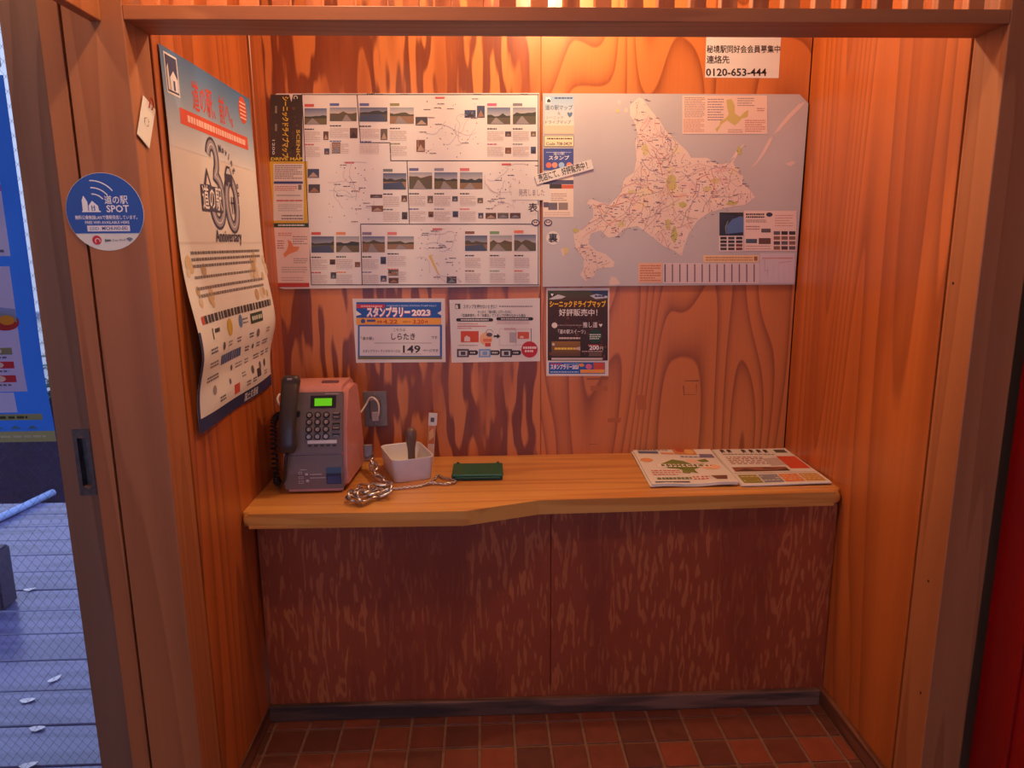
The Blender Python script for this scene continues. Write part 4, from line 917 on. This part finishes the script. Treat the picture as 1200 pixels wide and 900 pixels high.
obj('casing', to_mesh(bm, 'casing', 40), pink, ph)
# front panel pieces follow the profile, a little proud
def front(z):
    for (a, b) in zip(prof[:5], prof[1:6]):
        if a[1] <= z <= b[1]: t = (z-a[1])/(b[1]-a[1]); return a[0]+(b[0]-a[0])*t
    return prof[5][0]
def front_frame(z):
    d = Vector((0, front(z+.005)-front(z-.005), 0.01)).normalized()    # up along the face
    nrm = Vector((0, -d.z, d.y)).normalized()
    return Vector((0, front(z), z)), d, nrm
def slab(name, x0, x1, zs_, t, mat, parent, bev=.0015, base=-0.004):
    bm = bmesh.new(); A = []; B = []
    for z in zs_:
        p, d, nr = front_frame(min(max(z, .011), .287))
        A.append([bm.verts.new(p+nr*t+Vector((x,0,0))) for x in (x0, x1)]); B.append([bm.verts.new(p+nr*base+Vector((x,0,0))) for x in (x0, x1)])
    k = len(zs_)
    for i in range(k-1):
        bm.faces.new((A[i][0],A[i][1],A[i+1][1],A[i+1][0])); bm.faces.new((B[i][0],B[i+1][0],B[i+1][1],B[i][1]))
        for s in (0, 1): bm.faces.new((A[i][s],A[i+1][s],B[i+1][s],B[i][s]))
    bm.faces.new((A[0][0],B[0][0],B[0][1],A[0][1])); bm.faces.new((A[-1][0],A[-1][1],B[-1][1],B[-1][0]))
    bmesh.ops.recalc_face_normals(bm, faces=bm.faces)
    if bev: bmesh.ops.bevel(bm, geom=[e for e in bm.edges if e.is_manifold and e.calc_face_angle() > .7], offset=bev, segments=2, affect='EDGES')
    return obj(name, to_mesh(bm, name), mat, parent)
XL, XR = -0.086, 0.083
slab('front_cover', XL, XR, [.014,.04,.06,.09,.1135], .0055, grey, ph, .002)['label'] = 'grey lower cover'
kp = slab('front_cover', XL, XR, [.1155,.135,.16,.18,.23,.284], .0055, grey, ph, .002); kp['label'] = 'grey keypad panel'
slab('display_bezel', -.012, .062, [.240,.274], .0075, black, ph, .001)
lcd_mat, nt, b = new_mat('lit_green_display'); b.inputs['Base Color'].default_value = lin((96,190,20)); b.inputs['Emission Color'].default_value = lin((110,235,10)); b.inputs['Emission Strength'].default_value = 0.42
lcd = slab('display', .000, .050, [.2455,.266], .0082, lcd_mat, ph, 0); lcd['label'] = 'lit green display'
kbm = bmesh.new(); lathe_bm(kbm, [(.0062,-.002),(.0062,.0030),(.0052,.0042),(.0040,.0042),(.0032,.0028),(.0012,.0022)], 16); kme = to_mesh(kbm, 'key'); 
key_mat = plain('silver_key', (178,164,156), 0.3, 0.7); kme.materials.append(key_mat)
ringbm = bmesh.new(); lathe_bm(ringbm, [(.0102,-.002),(.0102,.0010),(.0090,.0022)], 16); rme = to_mesh(ringbm, 'key_well'); rme.materials.append(black)
def on_face(o, x, z, t):
    p, d, nr = front_frame(z); M_ = Matrix((Vector((1,0,0)), d, nr)).transposed().to_4x4(); M_.translation = p+nr*t+Vector((x,0,0)); o.matrix_local = M_
for r in range(4):
    for c in range(3):
        x, z = -.014+c*.0245, .221-r*.0192
        w_ = obj('key_well', rme, None, ph); on_face(w_, x, z, .0056); k_ = obj('key', kme, None, ph); on_face(k_, x, z, .0062)
sbm = box_bm(-.0105,.0105,-.0036,.0036,0,.0035,.0012,2); sme2 = to_mesh(sbm, 'function_key'); sme2.materials.append(black)
cap = to_mesh(box_bm(-.0085,.0085,-.0022,.0022,0,.0045,.001,1), 'key_cap'); cap.materials.append(key_mat)
for i, z in enumerate((.224,.2135,.196,.184,.168)):
    w_ = obj('function_key', sme2, None, ph); on_face(w_, .064, z, .0056)
    if i in (0, 1, 3): k_ = obj('key_cap', cap, None, ph); on_face(k_, .064, z+.001, .006)
    else: k_ = obj('key_cap', cap, None, ph); on_face(k_, .064, z-.003, .0045); k_.scale.y = .5
slab('label_strip', -.018, .066, [.1440,.1535], .0066, plain('white_label', (226,216,210), .4), ph, .0004)
db = to_mesh(box_bm(-.0055,.0055,-.0020,.0020,0,.0026,.0008,1), 'dial_button'); db.materials.append(black)
for k in range(5): w_ = obj('dial_button', db, None, ph); on_face(w_, -.011+k*.0175, .1385, .0055)
cw = slab('coin_return', .034, .077, [.028,.045,.060,.077], .0070, plain('blue_black_plastic', (36,38,70), .3), ph, .001); cw['label'] = 'dark blue coin return'
slab('coin_flap', .038, .073, [.031,.045,.052], .0082, plain('blue_flap', (52,58,110), .3), cw, .001)
# printed diagram on the lower cover
P = Print(); P.layer(); PRW = (196,190,196)
for a in ((-.045,.060,-.035,.066),(-.045,.046,-.032,.053),(-.045,.032,-.032,.040)): P.frame(a[0],a[1],a[2],a[3],PRW,.0012)
for a in ((-.026,.056,-.018,.062),(-.024,.036,-.016,.043)): P.rect(*a, PRW)
P.greek(-.012,.056,.022,.060,1,PRW,.6,(.003,.006),.001); P.greek(-.012,.046,.032,.050,1,PRW,.6,(.003,.006),.001); P.greek(-.04,.070,-.022,.073,1,PRW,.6,(.003,.006),.001)
P.build(ph, lambda u, v, h: tuple(front_frame(v)[0]+front_frame(v)[2]*(.0057+h)+Vector((u,0,0))))
P = Print(); P.layer(); P.greek(.030,.277,.070,.280,1,(190,176,170),.7,(.003,.006),.001); P.build(ph, lambda u, v, h: tuple(front_frame(v)[0]+front_frame(v)[2]*(.0057+h)+Vector((u,0,0))))
# coin slot on top
o = box('coin_slot', .010, .060, -.020, -.004, .302, .309, plain('slot_metal', (130,84,80), .4, .4), ph, .002, 2)
o = box('coin_slot_gap', .014, .046, -.0135, -.0105, .304, .3095, black, ph)
# handset
hs = empty('handset', (0,0,0)); hs.parent = ph
pth = []; rad = []
P0, d0, n0 = front_frame(.16)
def hpt(t):
    z = .322-.200*t
    zz = min(max(z, .03), .287); p, d, nr = front_frame(zz)
    bow = .030+.017*math.sin(math.pi*t)
    if z > .287: p = p+Vector((0, .004, z-.287))
    return p+nr*bow+Vector((-.062-.006*t, 0, 0))
bm = bmesh.new(); rings = []; K = 22; nn = 14
for k in range(K+1):
    t = k/K; p = hpt(t); d = (hpt(min(1,t+.02))-hpt(max(0,t-.02))).normalized(); u = Vector((1,0,0)); w = d.cross(u).normalized()
    endf = min(1, math.sin(math.pi*min(max(t, .015), .985))*5)
    wd = (.0245+.0045*(abs(2*t-1)**3))*(.55+.45*endf); th = (.0135+.0065*abs(2*t-1)**2)*(.5+.5*endf)
    rings.append([bm.verts.new(p+u*wd*math.copysign(abs(math.cos(a))**.7, math.cos(a))+w*th*math.copysign(abs(math.sin(a))**.7, math.sin(a))) for a in [2*math.pi*q/nn for q in range(nn)]])
for i in range(K):
    for k in range(nn): bm.faces.new((rings[i][k], rings[i][(k+1)%nn], rings[i+1][(k+1)%nn], rings[i+1][k]))
bm.faces.new(rings[0]); bm.faces.new(rings[-1])
hnd = plain('handset_plastic', (62,52,50), 0.36, noise=0.06)
bpy.data.objects.remove(hs)
hs = obj('handset', to_mesh(bm, 'handset', True), hnd, ph); hs['label'] = 'dark brown handset on its cradle'
for t, nm in ((.10, 'earpiece'), (.90, 'mouthpiece')):
    p = hpt(t); zz = min(max(p.z, .03), .287); _, d, nr = front_frame(zz); bm = bmesh.new()
    M_ = Matrix((Vector((1,0,0)), d, nr)).transposed().to_4x4(); M_.translation = p-nr*.026
    lathe_bm(bm, [(.0165,0),(.0195,.006),(.0200,.016),(.017,.024)], 20, M_); obj(nm, to_mesh(bm, nm, True), hnd, hs)
box('cradle', -.088, -.040, -.100, -.060, .196, .236, black, ph, .004, 2)
o = box('maker_plate', -.070, -.056, hpt(.04).y-.0185, hpt(.04).y-.012, hpt(.04).z-.004, hpt(.04).z+.002, plain('silver_plate', (190,180,170), .4), hs)
# straight lead, then the coil at the side
cbm = bmesh.new(); e0 = hpt(1.0)
lead = smooth_path([e0, e0+Vector((-.004,-.012,-.020)), Vector((-.082,-.155,.055)), Vector((-.100,-.140,.022)), Vector((-.118,-.085,.012))], 8)
tube_bm(cbm, lead, .0045, 8)
obj('receiver_lead', to_mesh(cbm, 'receiver_lead', True), black, ph)
ax = smooth_path([Vector((-.118,-.085,.012)), Vector((-.133,-.060,.020)), Vector((-.137,-.050,.075)), Vector((-.137,-.044,.140)), Vector((-.134,-.038,.190)), Vector((-.123,-.032,.208)), Vector((-.108,-.024,.214))], 24)
hx = []; NN = 26*12
for k in range(NN+1):
    s = k/NN*(len(ax)-1); i = min(int(s), len(ax)-2); f = s-i; p = ax[i].lerp(ax[i+1], f); d = (ax[i+1]-ax[i]).normalized(); u = d.cross(Vector((0,1,0.2))).normalized(); w = d.cross(u); a = k/12*2*math.pi
    rr = .0085*min(1, min(k, NN-k)/20); hx.append(p+(u*math.cos(a)+w*math.sin(a))*rr)
cbm = bmesh.new(); tube_bm(cbm, hx, .0028, 5); obj('coiled_cord', to_mesh(cbm, 'coiled_cord', True), black, ph)
cbm = bmesh.new(); tube_bm(cbm, smooth_path([Vector((-.100,-.03,.235)), Vector((-.112,-.045,.245)), Vector((-.118,-.04,.262)), Vector((-.116,-.02,.272))]), .0035, 6); obj('white_tie', to_mesh(cbm, 'white_tie', True), plain('white_cable', (222,206,196), .5), ph)
fbm = to_mesh(box_bm(-.012,.012,-.012,.012,0,.010,.002,1), 'foot'); fbm.materials.append(black)
for x in (-.07,.07):
    for y in (-.11,.09): obj('foot', fbm, None, ph, (x, y, 0))

# ================================================================== WALL SOCKET
so = empty('wall_socket', (0.2975, YW, 0.868)); tag(so, 'grey metal telephone socket plate with a white plug on plywood', 'socket')
box('cover_plate', -.039, .039, -.006, 0, -.060, .060, plain('grey_plate', (134,122,116), .4, .35, noise=.1), so, .002, 2)
box('jack', -.017, .017, -.022, -.006, -.032, .036, plain('grey_jack', (112,102,100), .5), so, .004, 2)
box('plug', -.010, .012, -.030, -.020, -.036, -.006, plain('plug_ivory', (196,184,176), .45), so, .003, 2)
bm = bmesh.new(); tube_bm(bm, smooth_path([(.004,-.026,-.030),(.014,-.034,-.010),(.015,-.036,.022),(.004,-.036,.042),(-.012,-.034,.044),(-.026,-.034,.022),(-.040,-.045,.002),(-.052,-.06,-.006)]), .0032, 8)
obj('cable', to_mesh(bm, 'cable', True), plain('white_flex', (226,212,200), .5), so)
sm_ = bmesh.new(); lathe_bm(sm_, [(.003,0),(.003,.0012)], 10, Matrix.Rotation(math.pi/2, 4, 'X')); sm_ = to_mesh(sm_, 'screw'); sm_.materials.append(MAT['steel'])
for z in (-.050,.050): obj('screw', sm_, None, so, (0, -.006, z))

# ================================================================== WHITE BOX, STAMP, CARD
bx_ = empty('plastic_tub', (0.414, -0.178, ZC), 0.0); tag(bx_, 'square white plastic tub holding a stamp', 'tub')
bx_.rotation_euler[2] = math.radians(20)
white = plain('white_plastic', (226,222,218), 0.32, noise=.03)
def rrect(hx, hy, r, n=5):
    out = []
    for (sx, sy, a) in ((1,1,0),(-1,1,90),(-1,-1,180),(1,-1,270)):
        for k in range(n+1):
            t = math.radians(a+90*k/n); out.append((sx*(hx-r)+r*math.cos(t), sy*(hy-r)+r*math.sin(t)))
    return out
bm = bmesh.new(); H_ = 0.074
loops = []
for (hx, z, r) in ((.056,0,.018),(.059,.004,.020),(.0645,H_-.004,.022),(.066,H_,.023),(.064,H_,.022),(.063,H_-.004,.021),(.057,.007,.018)):
    loops.append([bm.verts.new((x, y, z)) for x, y in rrect(hx, hx+.028, r)])
for a, b in zip(loops, loops[1:]):
    m_ = len(a)
    for k in range(m_): bm.faces.new((a[k], a[(k+1)%m_], b[(k+1)%m_], b[k]))
bm.faces.new(loops[0]); bm.faces.new(loops[-1])
obj('tub_body', to_mesh(bm, 'tub_body', True), white, bx_)
stp = empty('rubber_stamp', (0.430, -0.180, ZC+.0085)); tag(stp, 'rubber stamp with a brown grey knob handle standing in the tub', 'stamp')
bm = bmesh.new(); lathe_bm(bm, [(.028,0),(.028,.012),(.025,.016)], 24); obj('stamp_base', to_mesh(bm, 'stamp_base'), plain('stamp_base', (70,58,54), .5), stp)
bm = bmesh.new(); lathe_bm(bm, [(.012,.016),(.012,.030),(.0115,.055),(.0125,.075),(.0165,.098),(.0185,.115),(.0180,.127),(.0135,.137),(.006,.141)], 24); o = obj('handle', to_mesh(bm, 'handle', True), plain('stamp_handle', (112,88,78), .35, noise=.1), stp); o['label'] = 'brown grey knob handle'
# tall little card on a stick behind the tub
tg = empty('standing_tag', (0.478, -0.055, ZC)); tag(tg, 'thin upright card with orange print behind the tub', 'card')
bm = bmesh.new(); add_box(bm, -.011, .011, -.0015, .0015, 0, .125); add_box(bm, -.013, .015, -.0018, .0018, .125, .165)
o = obj('card', to_mesh(bm, 'card'), MAT['paper'], tg); o.rotation_euler = (0, .08, 0)
P = Print(); P.layer(); P.rect(-.010,.06,.010,.122,(206,120,70)); P.layer(); P.poly([(-.008,.07),(.008,.085),(.004,.115),(-.009,.10)], (226,180,120)); P.rect(-.006,.135,.006,.150,(90,84,90)); P.rect(-.009,.02,.009,.055,(230,206,180))
o = P.build(tg, lambda u, v, h: (u, -.0018-h, v)); o.rotation_euler = (0, .08, 0)

# ================================================================== CHAINS
def link_mesh(L, Wd, r, n=20, m=8):
    bm = bmesh.new(); pts = []
    for k in range(n):
        a = 2*math.pi*k/n; rr = Wd/2-r; pts.append(Vector((rr*math.cos(a), (L/2-Wd/2)*(1 if math.sin(a) >= 0 else -1)+rr*math.sin(a), 0)))
    tube_bm(bm, pts, r, m, True); return bm
def lay_chain(path, L, r):
    out = []; step = (L-4*r)*0.98; acc = 0; pos = []
    pts = smooth_path(path, 14)
    tgt = 0
    for a, b in zip(pts, pts[1:]):
        d = (b-a).length
        while acc+d >= tgt:
            t = (tgt-acc)/d; pos.append((a.lerp(b, t), (b-a).normalized())); tgt += step
        acc += d
    return pos
def link_matrix(p, d, flip):
    u = d.cross(Vector((0,0,1)))
    if u.length < 1e-3: u = Vector((1,0,0))
    u.normalize(); w = u.cross(d).normalized()
    ang = math.radians(-12+(66 if flip else 0)); c, s = math.cos(ang), math.sin(ang)
    u2 = u*c+w*s; w2 = d.cross(u2)*-1
    M_ = Matrix((u2, d, u2.cross(d))).transposed().to_4x4(); M_.translation = p; return M_
zr = ZC+0.0165
def cp(x, y, z=zr): q = at(x, y, 2, z); return Vector((q.x, q.y, z))
ch = empty('heavy_chain', (0.36, -0.27, ZC)); tag(ch, 'heavy silver chain heaped on the counter beside the pay telephone', 'chain')
lme = to_mesh(link_mesh(.048, .029, .0042), 'link', True); lme.materials.append(MAT['chrome'])
top = at(428, 537, 1, -0.16); top.x += 0.014
path = [Vector((top.x, -.16, max(top.z, ZC+.05))), Vector((top.x+.012, -.19, ZC+.045)), cp(441,556,ZC+.022), cp(449,563), cp(456,570), cp(447,577), cp(433,574), cp(424,572), cp(414,578), cp(411,583), cp(421,587), cp(434,582), cp(449,578,zr+.004), cp(456,573,zr+.012), cp(446,568,zr+.014), cp(434,573,zr+.014), cp(424,579,zr+.016), cp(416,582,zr+.013)]
for i, (p, d) in enumerate(lay_chain(path, .048, .0042)):
    o = obj('link', lme, None, ch); o.matrix_world = Matrix.Translation(-ch.location) @ link_matrix(p, d, i % 2)
hsp = bmesh.new(); add_box(hsp, -.019, .010, -.004, .004, -.028, .028); bmesh.ops.bevel(hsp, geom=hsp.edges[:], offset=.002, segments=1, affect='EDGES')
o = obj('hasp', to_mesh(hsp, 'hasp'), MAT['steel'], ch); o.location = Vector((top.x, -.155, ZC+.062))-ch.location
tc_ = bmesh.new(); lm = link_mesh(.0150, .0096, .0018, 10, 5); zt = ZC+.0058
path = [cp(446,573,zt+.004), cp(460,573,zt), cp(478,571,zt), cp(493,569,zt), cp(506,564,zt), cp(514,557,zt), cp(519,560,zt), cp(531,562,zt), cp(533,565,zt), cp(521,567,zt), cp(508,566,zt), cp(498,567,zt+.002)]
tmp = bpy.data.meshes.new('tmp'); lm.to_mesh(tmp); lm.free()
for i, (p, d) in enumerate(lay_chain(path, .0150, .0018)):
    M_ = link_matrix(p, d, i % 2); s0 = len(tc_.verts); tc_.from_mesh(tmp); tc_.verts.ensure_lookup_table()
    for v in tc_.verts[s0:]: v.co = M_ @ v.co
bpy.data.meshes.remove(tmp)
off = cp(490,569,ZC)
for v in tc_.verts: v.co -= off
o = obj('thin_chain', to_mesh(tc_, 'thin_chain', True), MAT['chrome'], None, off); tag(o, 'fine steel chain looped in front of the white tub', 'chain'); o['label'] = 'fine steel chain looped in front of the white tub'

# ================================================================== GREEN INK PAD
ip = empty('ink_pad', (0.6375, -0.205, ZC), -0.01); tag(ip, 'flat dark green ink pad case on the counter', 'ink pad')
grn = plain('green_plastic', (26,92,62), .32, noise=.08); grn2 = plain('green_plastic_dark', (16,66,46), .4)
box('case_base', -.077, .077, -.058, .058, 0, .010, grn2, ip, .003, 2)
box('lid', -.079, .079, -.060, .058, .0105, .020, grn, ip, .004, 3)
for x in (-.068, .060): box('hinge', x, x+.008, .052, .062, .004, .023, grn2, ip, .001, 1)
box('front_lip', -.070, .070, -.063, -.058, .009, .012, grn, ip, .001, 1)

# ================================================================== BROCHURES
def sheet_stack(name, label, corners, nsheet, z0, draw, curl=0.0, group=None, jitter=.006):
    pts = [Vector((at(x, y, 2, z0).x, at(x, y, 2, z0).y, 0)) for x, y in corners]     # tl, tr, br, bl
    c = sum(pts, Vector())/4; root = empty(name, (c.x, c.y, z0)); tag(root, label, 'newspaper', group)
    def bil(s, t): return (pts[0]*(1-s)*(1-t)+pts[1]*s*(1-t)+pts[2]*s*t+pts[3]*(1-s)*t)-c
    def hgt(s, t): return .0016*math.sin(s*4+1)*math.sin(t*5)+curl*(max(0,(t-.75)/.25)**2)*(.5+.5*math.sin(s*9))
    zz = 0.0005
    for k in range(nsheet):
        bm = bmesh.new(); dx, dy = (random.uniform(-jitter, jitter), random.uniform(-jitter, jitter)) if k < nsheet-1 else (0, 0)
        n_ = 12; th = .0022
        top_ = [[bm.verts.new(bil(i/n_, j/n_)+Vector((dx, dy, zz+th+.0018+hgt(i/n_, j/n_)))) for i in range(n_+1)] for j in range(n_+1)]
        bot_ = [[bm.verts.new(bil(i/n_, j/n_)+Vector((dx, dy, zz+.0018+hgt(i/n_, j/n_)))) for i in range(n_+1)] for j in range(n_+1)]
        for j in range(n_):
            for i in range(n_): bm.faces.new((top_[j][i], top_[j][i+1], top_[j+1][i+1], top_[j+1][i])); bm.faces.new((bot_[j][i], bot_[j+1][i], bot_[j+1][i+1], bot_[j][i+1]))
        for i in range(n_):
            bm.faces.new((top_[0][i], bot_[0][i], bot_[0][i+1], top_[0][i+1])); bm.faces.new((top_[n_][i], top_[n_][i+1], bot_[n_][i+1], bot_[n_][i]))
            bm.faces.new((top_[i][0], top_[i+1][0], bot_[i+1][0], bot_[i][0])); bm.faces.new((top_[i][n_], bot_[i][n_], bot_[i+1][n_], top_[i+1][n_]))
        obj('sheet', to_mesh(bm, 'sheet'), MAT['paper'], root); zz += th+.0004
    P = Print(); P.layer(); draw(P)
    zt_ = zz-.0004+.0018
    P.build(root, lambda u, v, h: tuple(bil(u, v)+Vector((0, 0, zt_+hgt(u, v)+.0002+h))), step=.0002)
    return root
def d_news(P):
    G = (116,130,60)
    P.greek(.06,.03,.45,.16,3,(120,104,104), .5,(.02,.05),.01); P.rect(.50,.05,.78,.25,(206,140,96)); P.layer(); P.disc(.60,.12,.06,(190,84,60)); P.disc(.70,.16,.06,(226,180,110)); P.h -= 1
    P.rect(.05,.17,.30,.24,(96,100,140)); P.rect(.33,.20,.49,.25,(226,150,110)); P.rect(.8,.22,.97,.32,(120,112,150)); P.greek(.55,.28,.96,.34,1,(110,120,170), .5,(.03,.06),.01)
    P.disc(.10,.42,.08,(226,160,110),ry=.05); P.disc(.82,.58,.12,(240,190,150),ry=.07); P.disc(.66,.43,.08,(240,200,170),ry=.05)
    P.layer(); P.poly([(.25,.52),(.42,.40),(.55,.44),(.62,.52),(.78,.50),(.70,.60),(.60,.66),(.62,.76),(.50,.70),(.42,.64),(.30,.62)], G); P.poly([(.72,.40),(.84,.36),(.86,.44),(.76,.46)], G); P.poly([(.45,.68),(.56,.70),(.52,.76),(.44,.74)], (132,136,70)); P.layer()
    P.greek(.20,.52,.85,.60,1,(240,232,220), .85,(.03,.06),.015); P.greek(.24,.50,.84,.61,1,(70,70,60), .25,(.03,.06),.02)
    P.greek(.08,.66,.42,.80,3,(206,120,100), .45,(.02,.05),.01); P.greek(.1,.84,.5,.90,1,(110,120,80), .8,(.03,.06),.01); P.greek(.52,.82,.72,.92,2,(206,90,80), .5,(.02,.04),.02); P.poly([(.74,.82),(.93,.82),(.90,.92),(.78,.92)], (120,80,60)); P.rect(.05,.94,.45,.97,(90,90,110))
def d_tab(P):
    for x in (.08,.17,.36,.46,.56,.65): P.poly([(x,.10),(x+.02,.05),(x+.06,.07),(x+.05,.16),(x+.03,.13),(x+.01,.18)], (70,58,52))
    P.rect(.80,.06,.95,.15,(90,84,76)); P.greek(.08,.19,.76,.23,1,(150,130,126), .5,(.03,.05),.01)
    P.rect(.74,.26,.98,.62,(214,84,54)); P.greek(.08,.28,.55,.50,5,(176,120,110), .5,(.02,.06),.02); P.poly([(.52,.34),(.72,.30),(.78,.5),(.55,.55)], (196,180,170)); P.rect(.05,.57,.70,.68,(150,92,70)); P.layer(); P.poly([(.05,.67),(.2,.60),(.3,.65),(.45,.58),(.6,.64),(.7,.60),(.7,.68)], (96,62,50)); P.h -= 1
    for i, c in enumerate(((150,140,66),(140,140,150),(222,130,74),(206,150,66))): P.rect(.04+i*.235,.76,.26+i*.235,.95,c)
    P.layer(); P.greek(.06,.78,.95,.92,3,(226,206,180), .3,(.02,.05),.02); P.h -= 1
    P.rect(.02,.71,.98,.73,(206,190,180))
sheet_stack('folded_newspaper', 'newspaper with a green island map on the counter', [(738.5,525.5),(830,527),(866,570),(764,571.5)], 3, ZC+.0005, d_news, curl=.004)
sheet_stack('folded_tabloid', 'newspaper with an orange red block and coloured boxes on the counter', [(833,527.5),(920,527),(975,568.5),(870,571)], 2, ZC+.0005, d_tab)

# ================================================================== RED CABINET AT THE RIGHT
rc = empty('red_cabinet', (2.08, -1.0, 0)); tag(rc, 'glossy red upright cabinet standing beside the wooden post', 'cabinet')
red = plain('red_enamel', (132,6,8), .32, coat=.25, noise=.06, nscale=3)
XS = W+0.118
box('side_panel', XS-2.08, XS-2.08+.03, -.055, .12, 0.0, 1.83, red, rc, .006, 3)
box('front_panel', XS-2.08+.02, .42, -.062, -.03, 0.04, 1.80, plain('cabinet_white', (206,196,206), .3), rc, .006, 2)
box('side_rib', XS-2.08-.006, XS-2.08+.002, .0, .012, 0.02, 1.80, red, rc, .002, 2)
box('body', XS-2.08+.03, .42, -.03, .12, 0.0, 1.83, red, rc)

# ================================================================== LAMPS
def ceiling_lamp(d, label):
    x, y, z = d['loc']; root = empty('ceiling_lamp', (x, y, 2.5)); tag(root, label, 'lamp')
    bm = bmesh.new(); lathe_bm(bm, [(.045,0),(.045,-.012),(.022,-.022),(.022,z-2.5+.055),(.018,z-2.5+.045)][::-1], 20); obj('lamp_holder', to_mesh(bm, 'lamp_holder'), plain('lamp_holder_ivory', (200,190,176), .5), root)
    l = bpy.data.lights.new('bulb', 'POINT'); l.energy = d['power']; l.color = d['color']; l.shadow_soft_size = .028
    o = bpy.data.objects.new('bulb', l); COL.objects.link(o); o.parent = root; o.location = (0, 0, z-2.5)
ceiling_lamp(LAMP_IN, 'warm bulb on the booth ceiling above the counter')
ceiling_lamp(LAMP_OUT, 'warm bulb on the room ceiling outside the booth lintel')
ceiling_lamp(LAMP_DOOR, 'warm bulb on the room ceiling by the sliding door')

# old tape marks on the plywood
P = Print(wall_uv(YW)); P.layer()
for (x0, y0, x1, y1, c) in ((688,443,713,445,(156,86,44)),(692,452,712,458,(178,100,52)),(802,446,819,446.8,(126,66,36)),(801,452,801.8,463,(150,80,42)),(816,450,816.8,462,(150,80,42)),(802,462,816,462.8,(150,80,42)),(712,490,728,495,(178,98,52)),(747,463,757,480,(180,100,52)),(690,520,704,520.7,(140,74,42))):
    P.poly([(x0+random.uniform(-1,1), y0), (x1, y0+random.uniform(-1,1)), (x1+random.uniform(-1,1), y1), (x0, y1)], c)
o = P.build(wb, lambda u, v, h: (u, YW-h*.3, v), name='tape_residue'); o['kind'] = 'stuff'

# nail holes in the right post
hbm = bmesh.new(); lathe_bm(hbm, [(.0032, 0), (.0032, .0006)], 10, Matrix.Rotation(-math.pi/2, 4, 'Y')); hme = to_mesh(hbm, 'nail_hole'); hme.materials.append(MAT['shadow_gap'])
for px in ((1117,332),(1088,681),(1079,812)): obj('nail_hole', hme, None, bpy.data.objects['trim_2'], at(*px, 0, W))
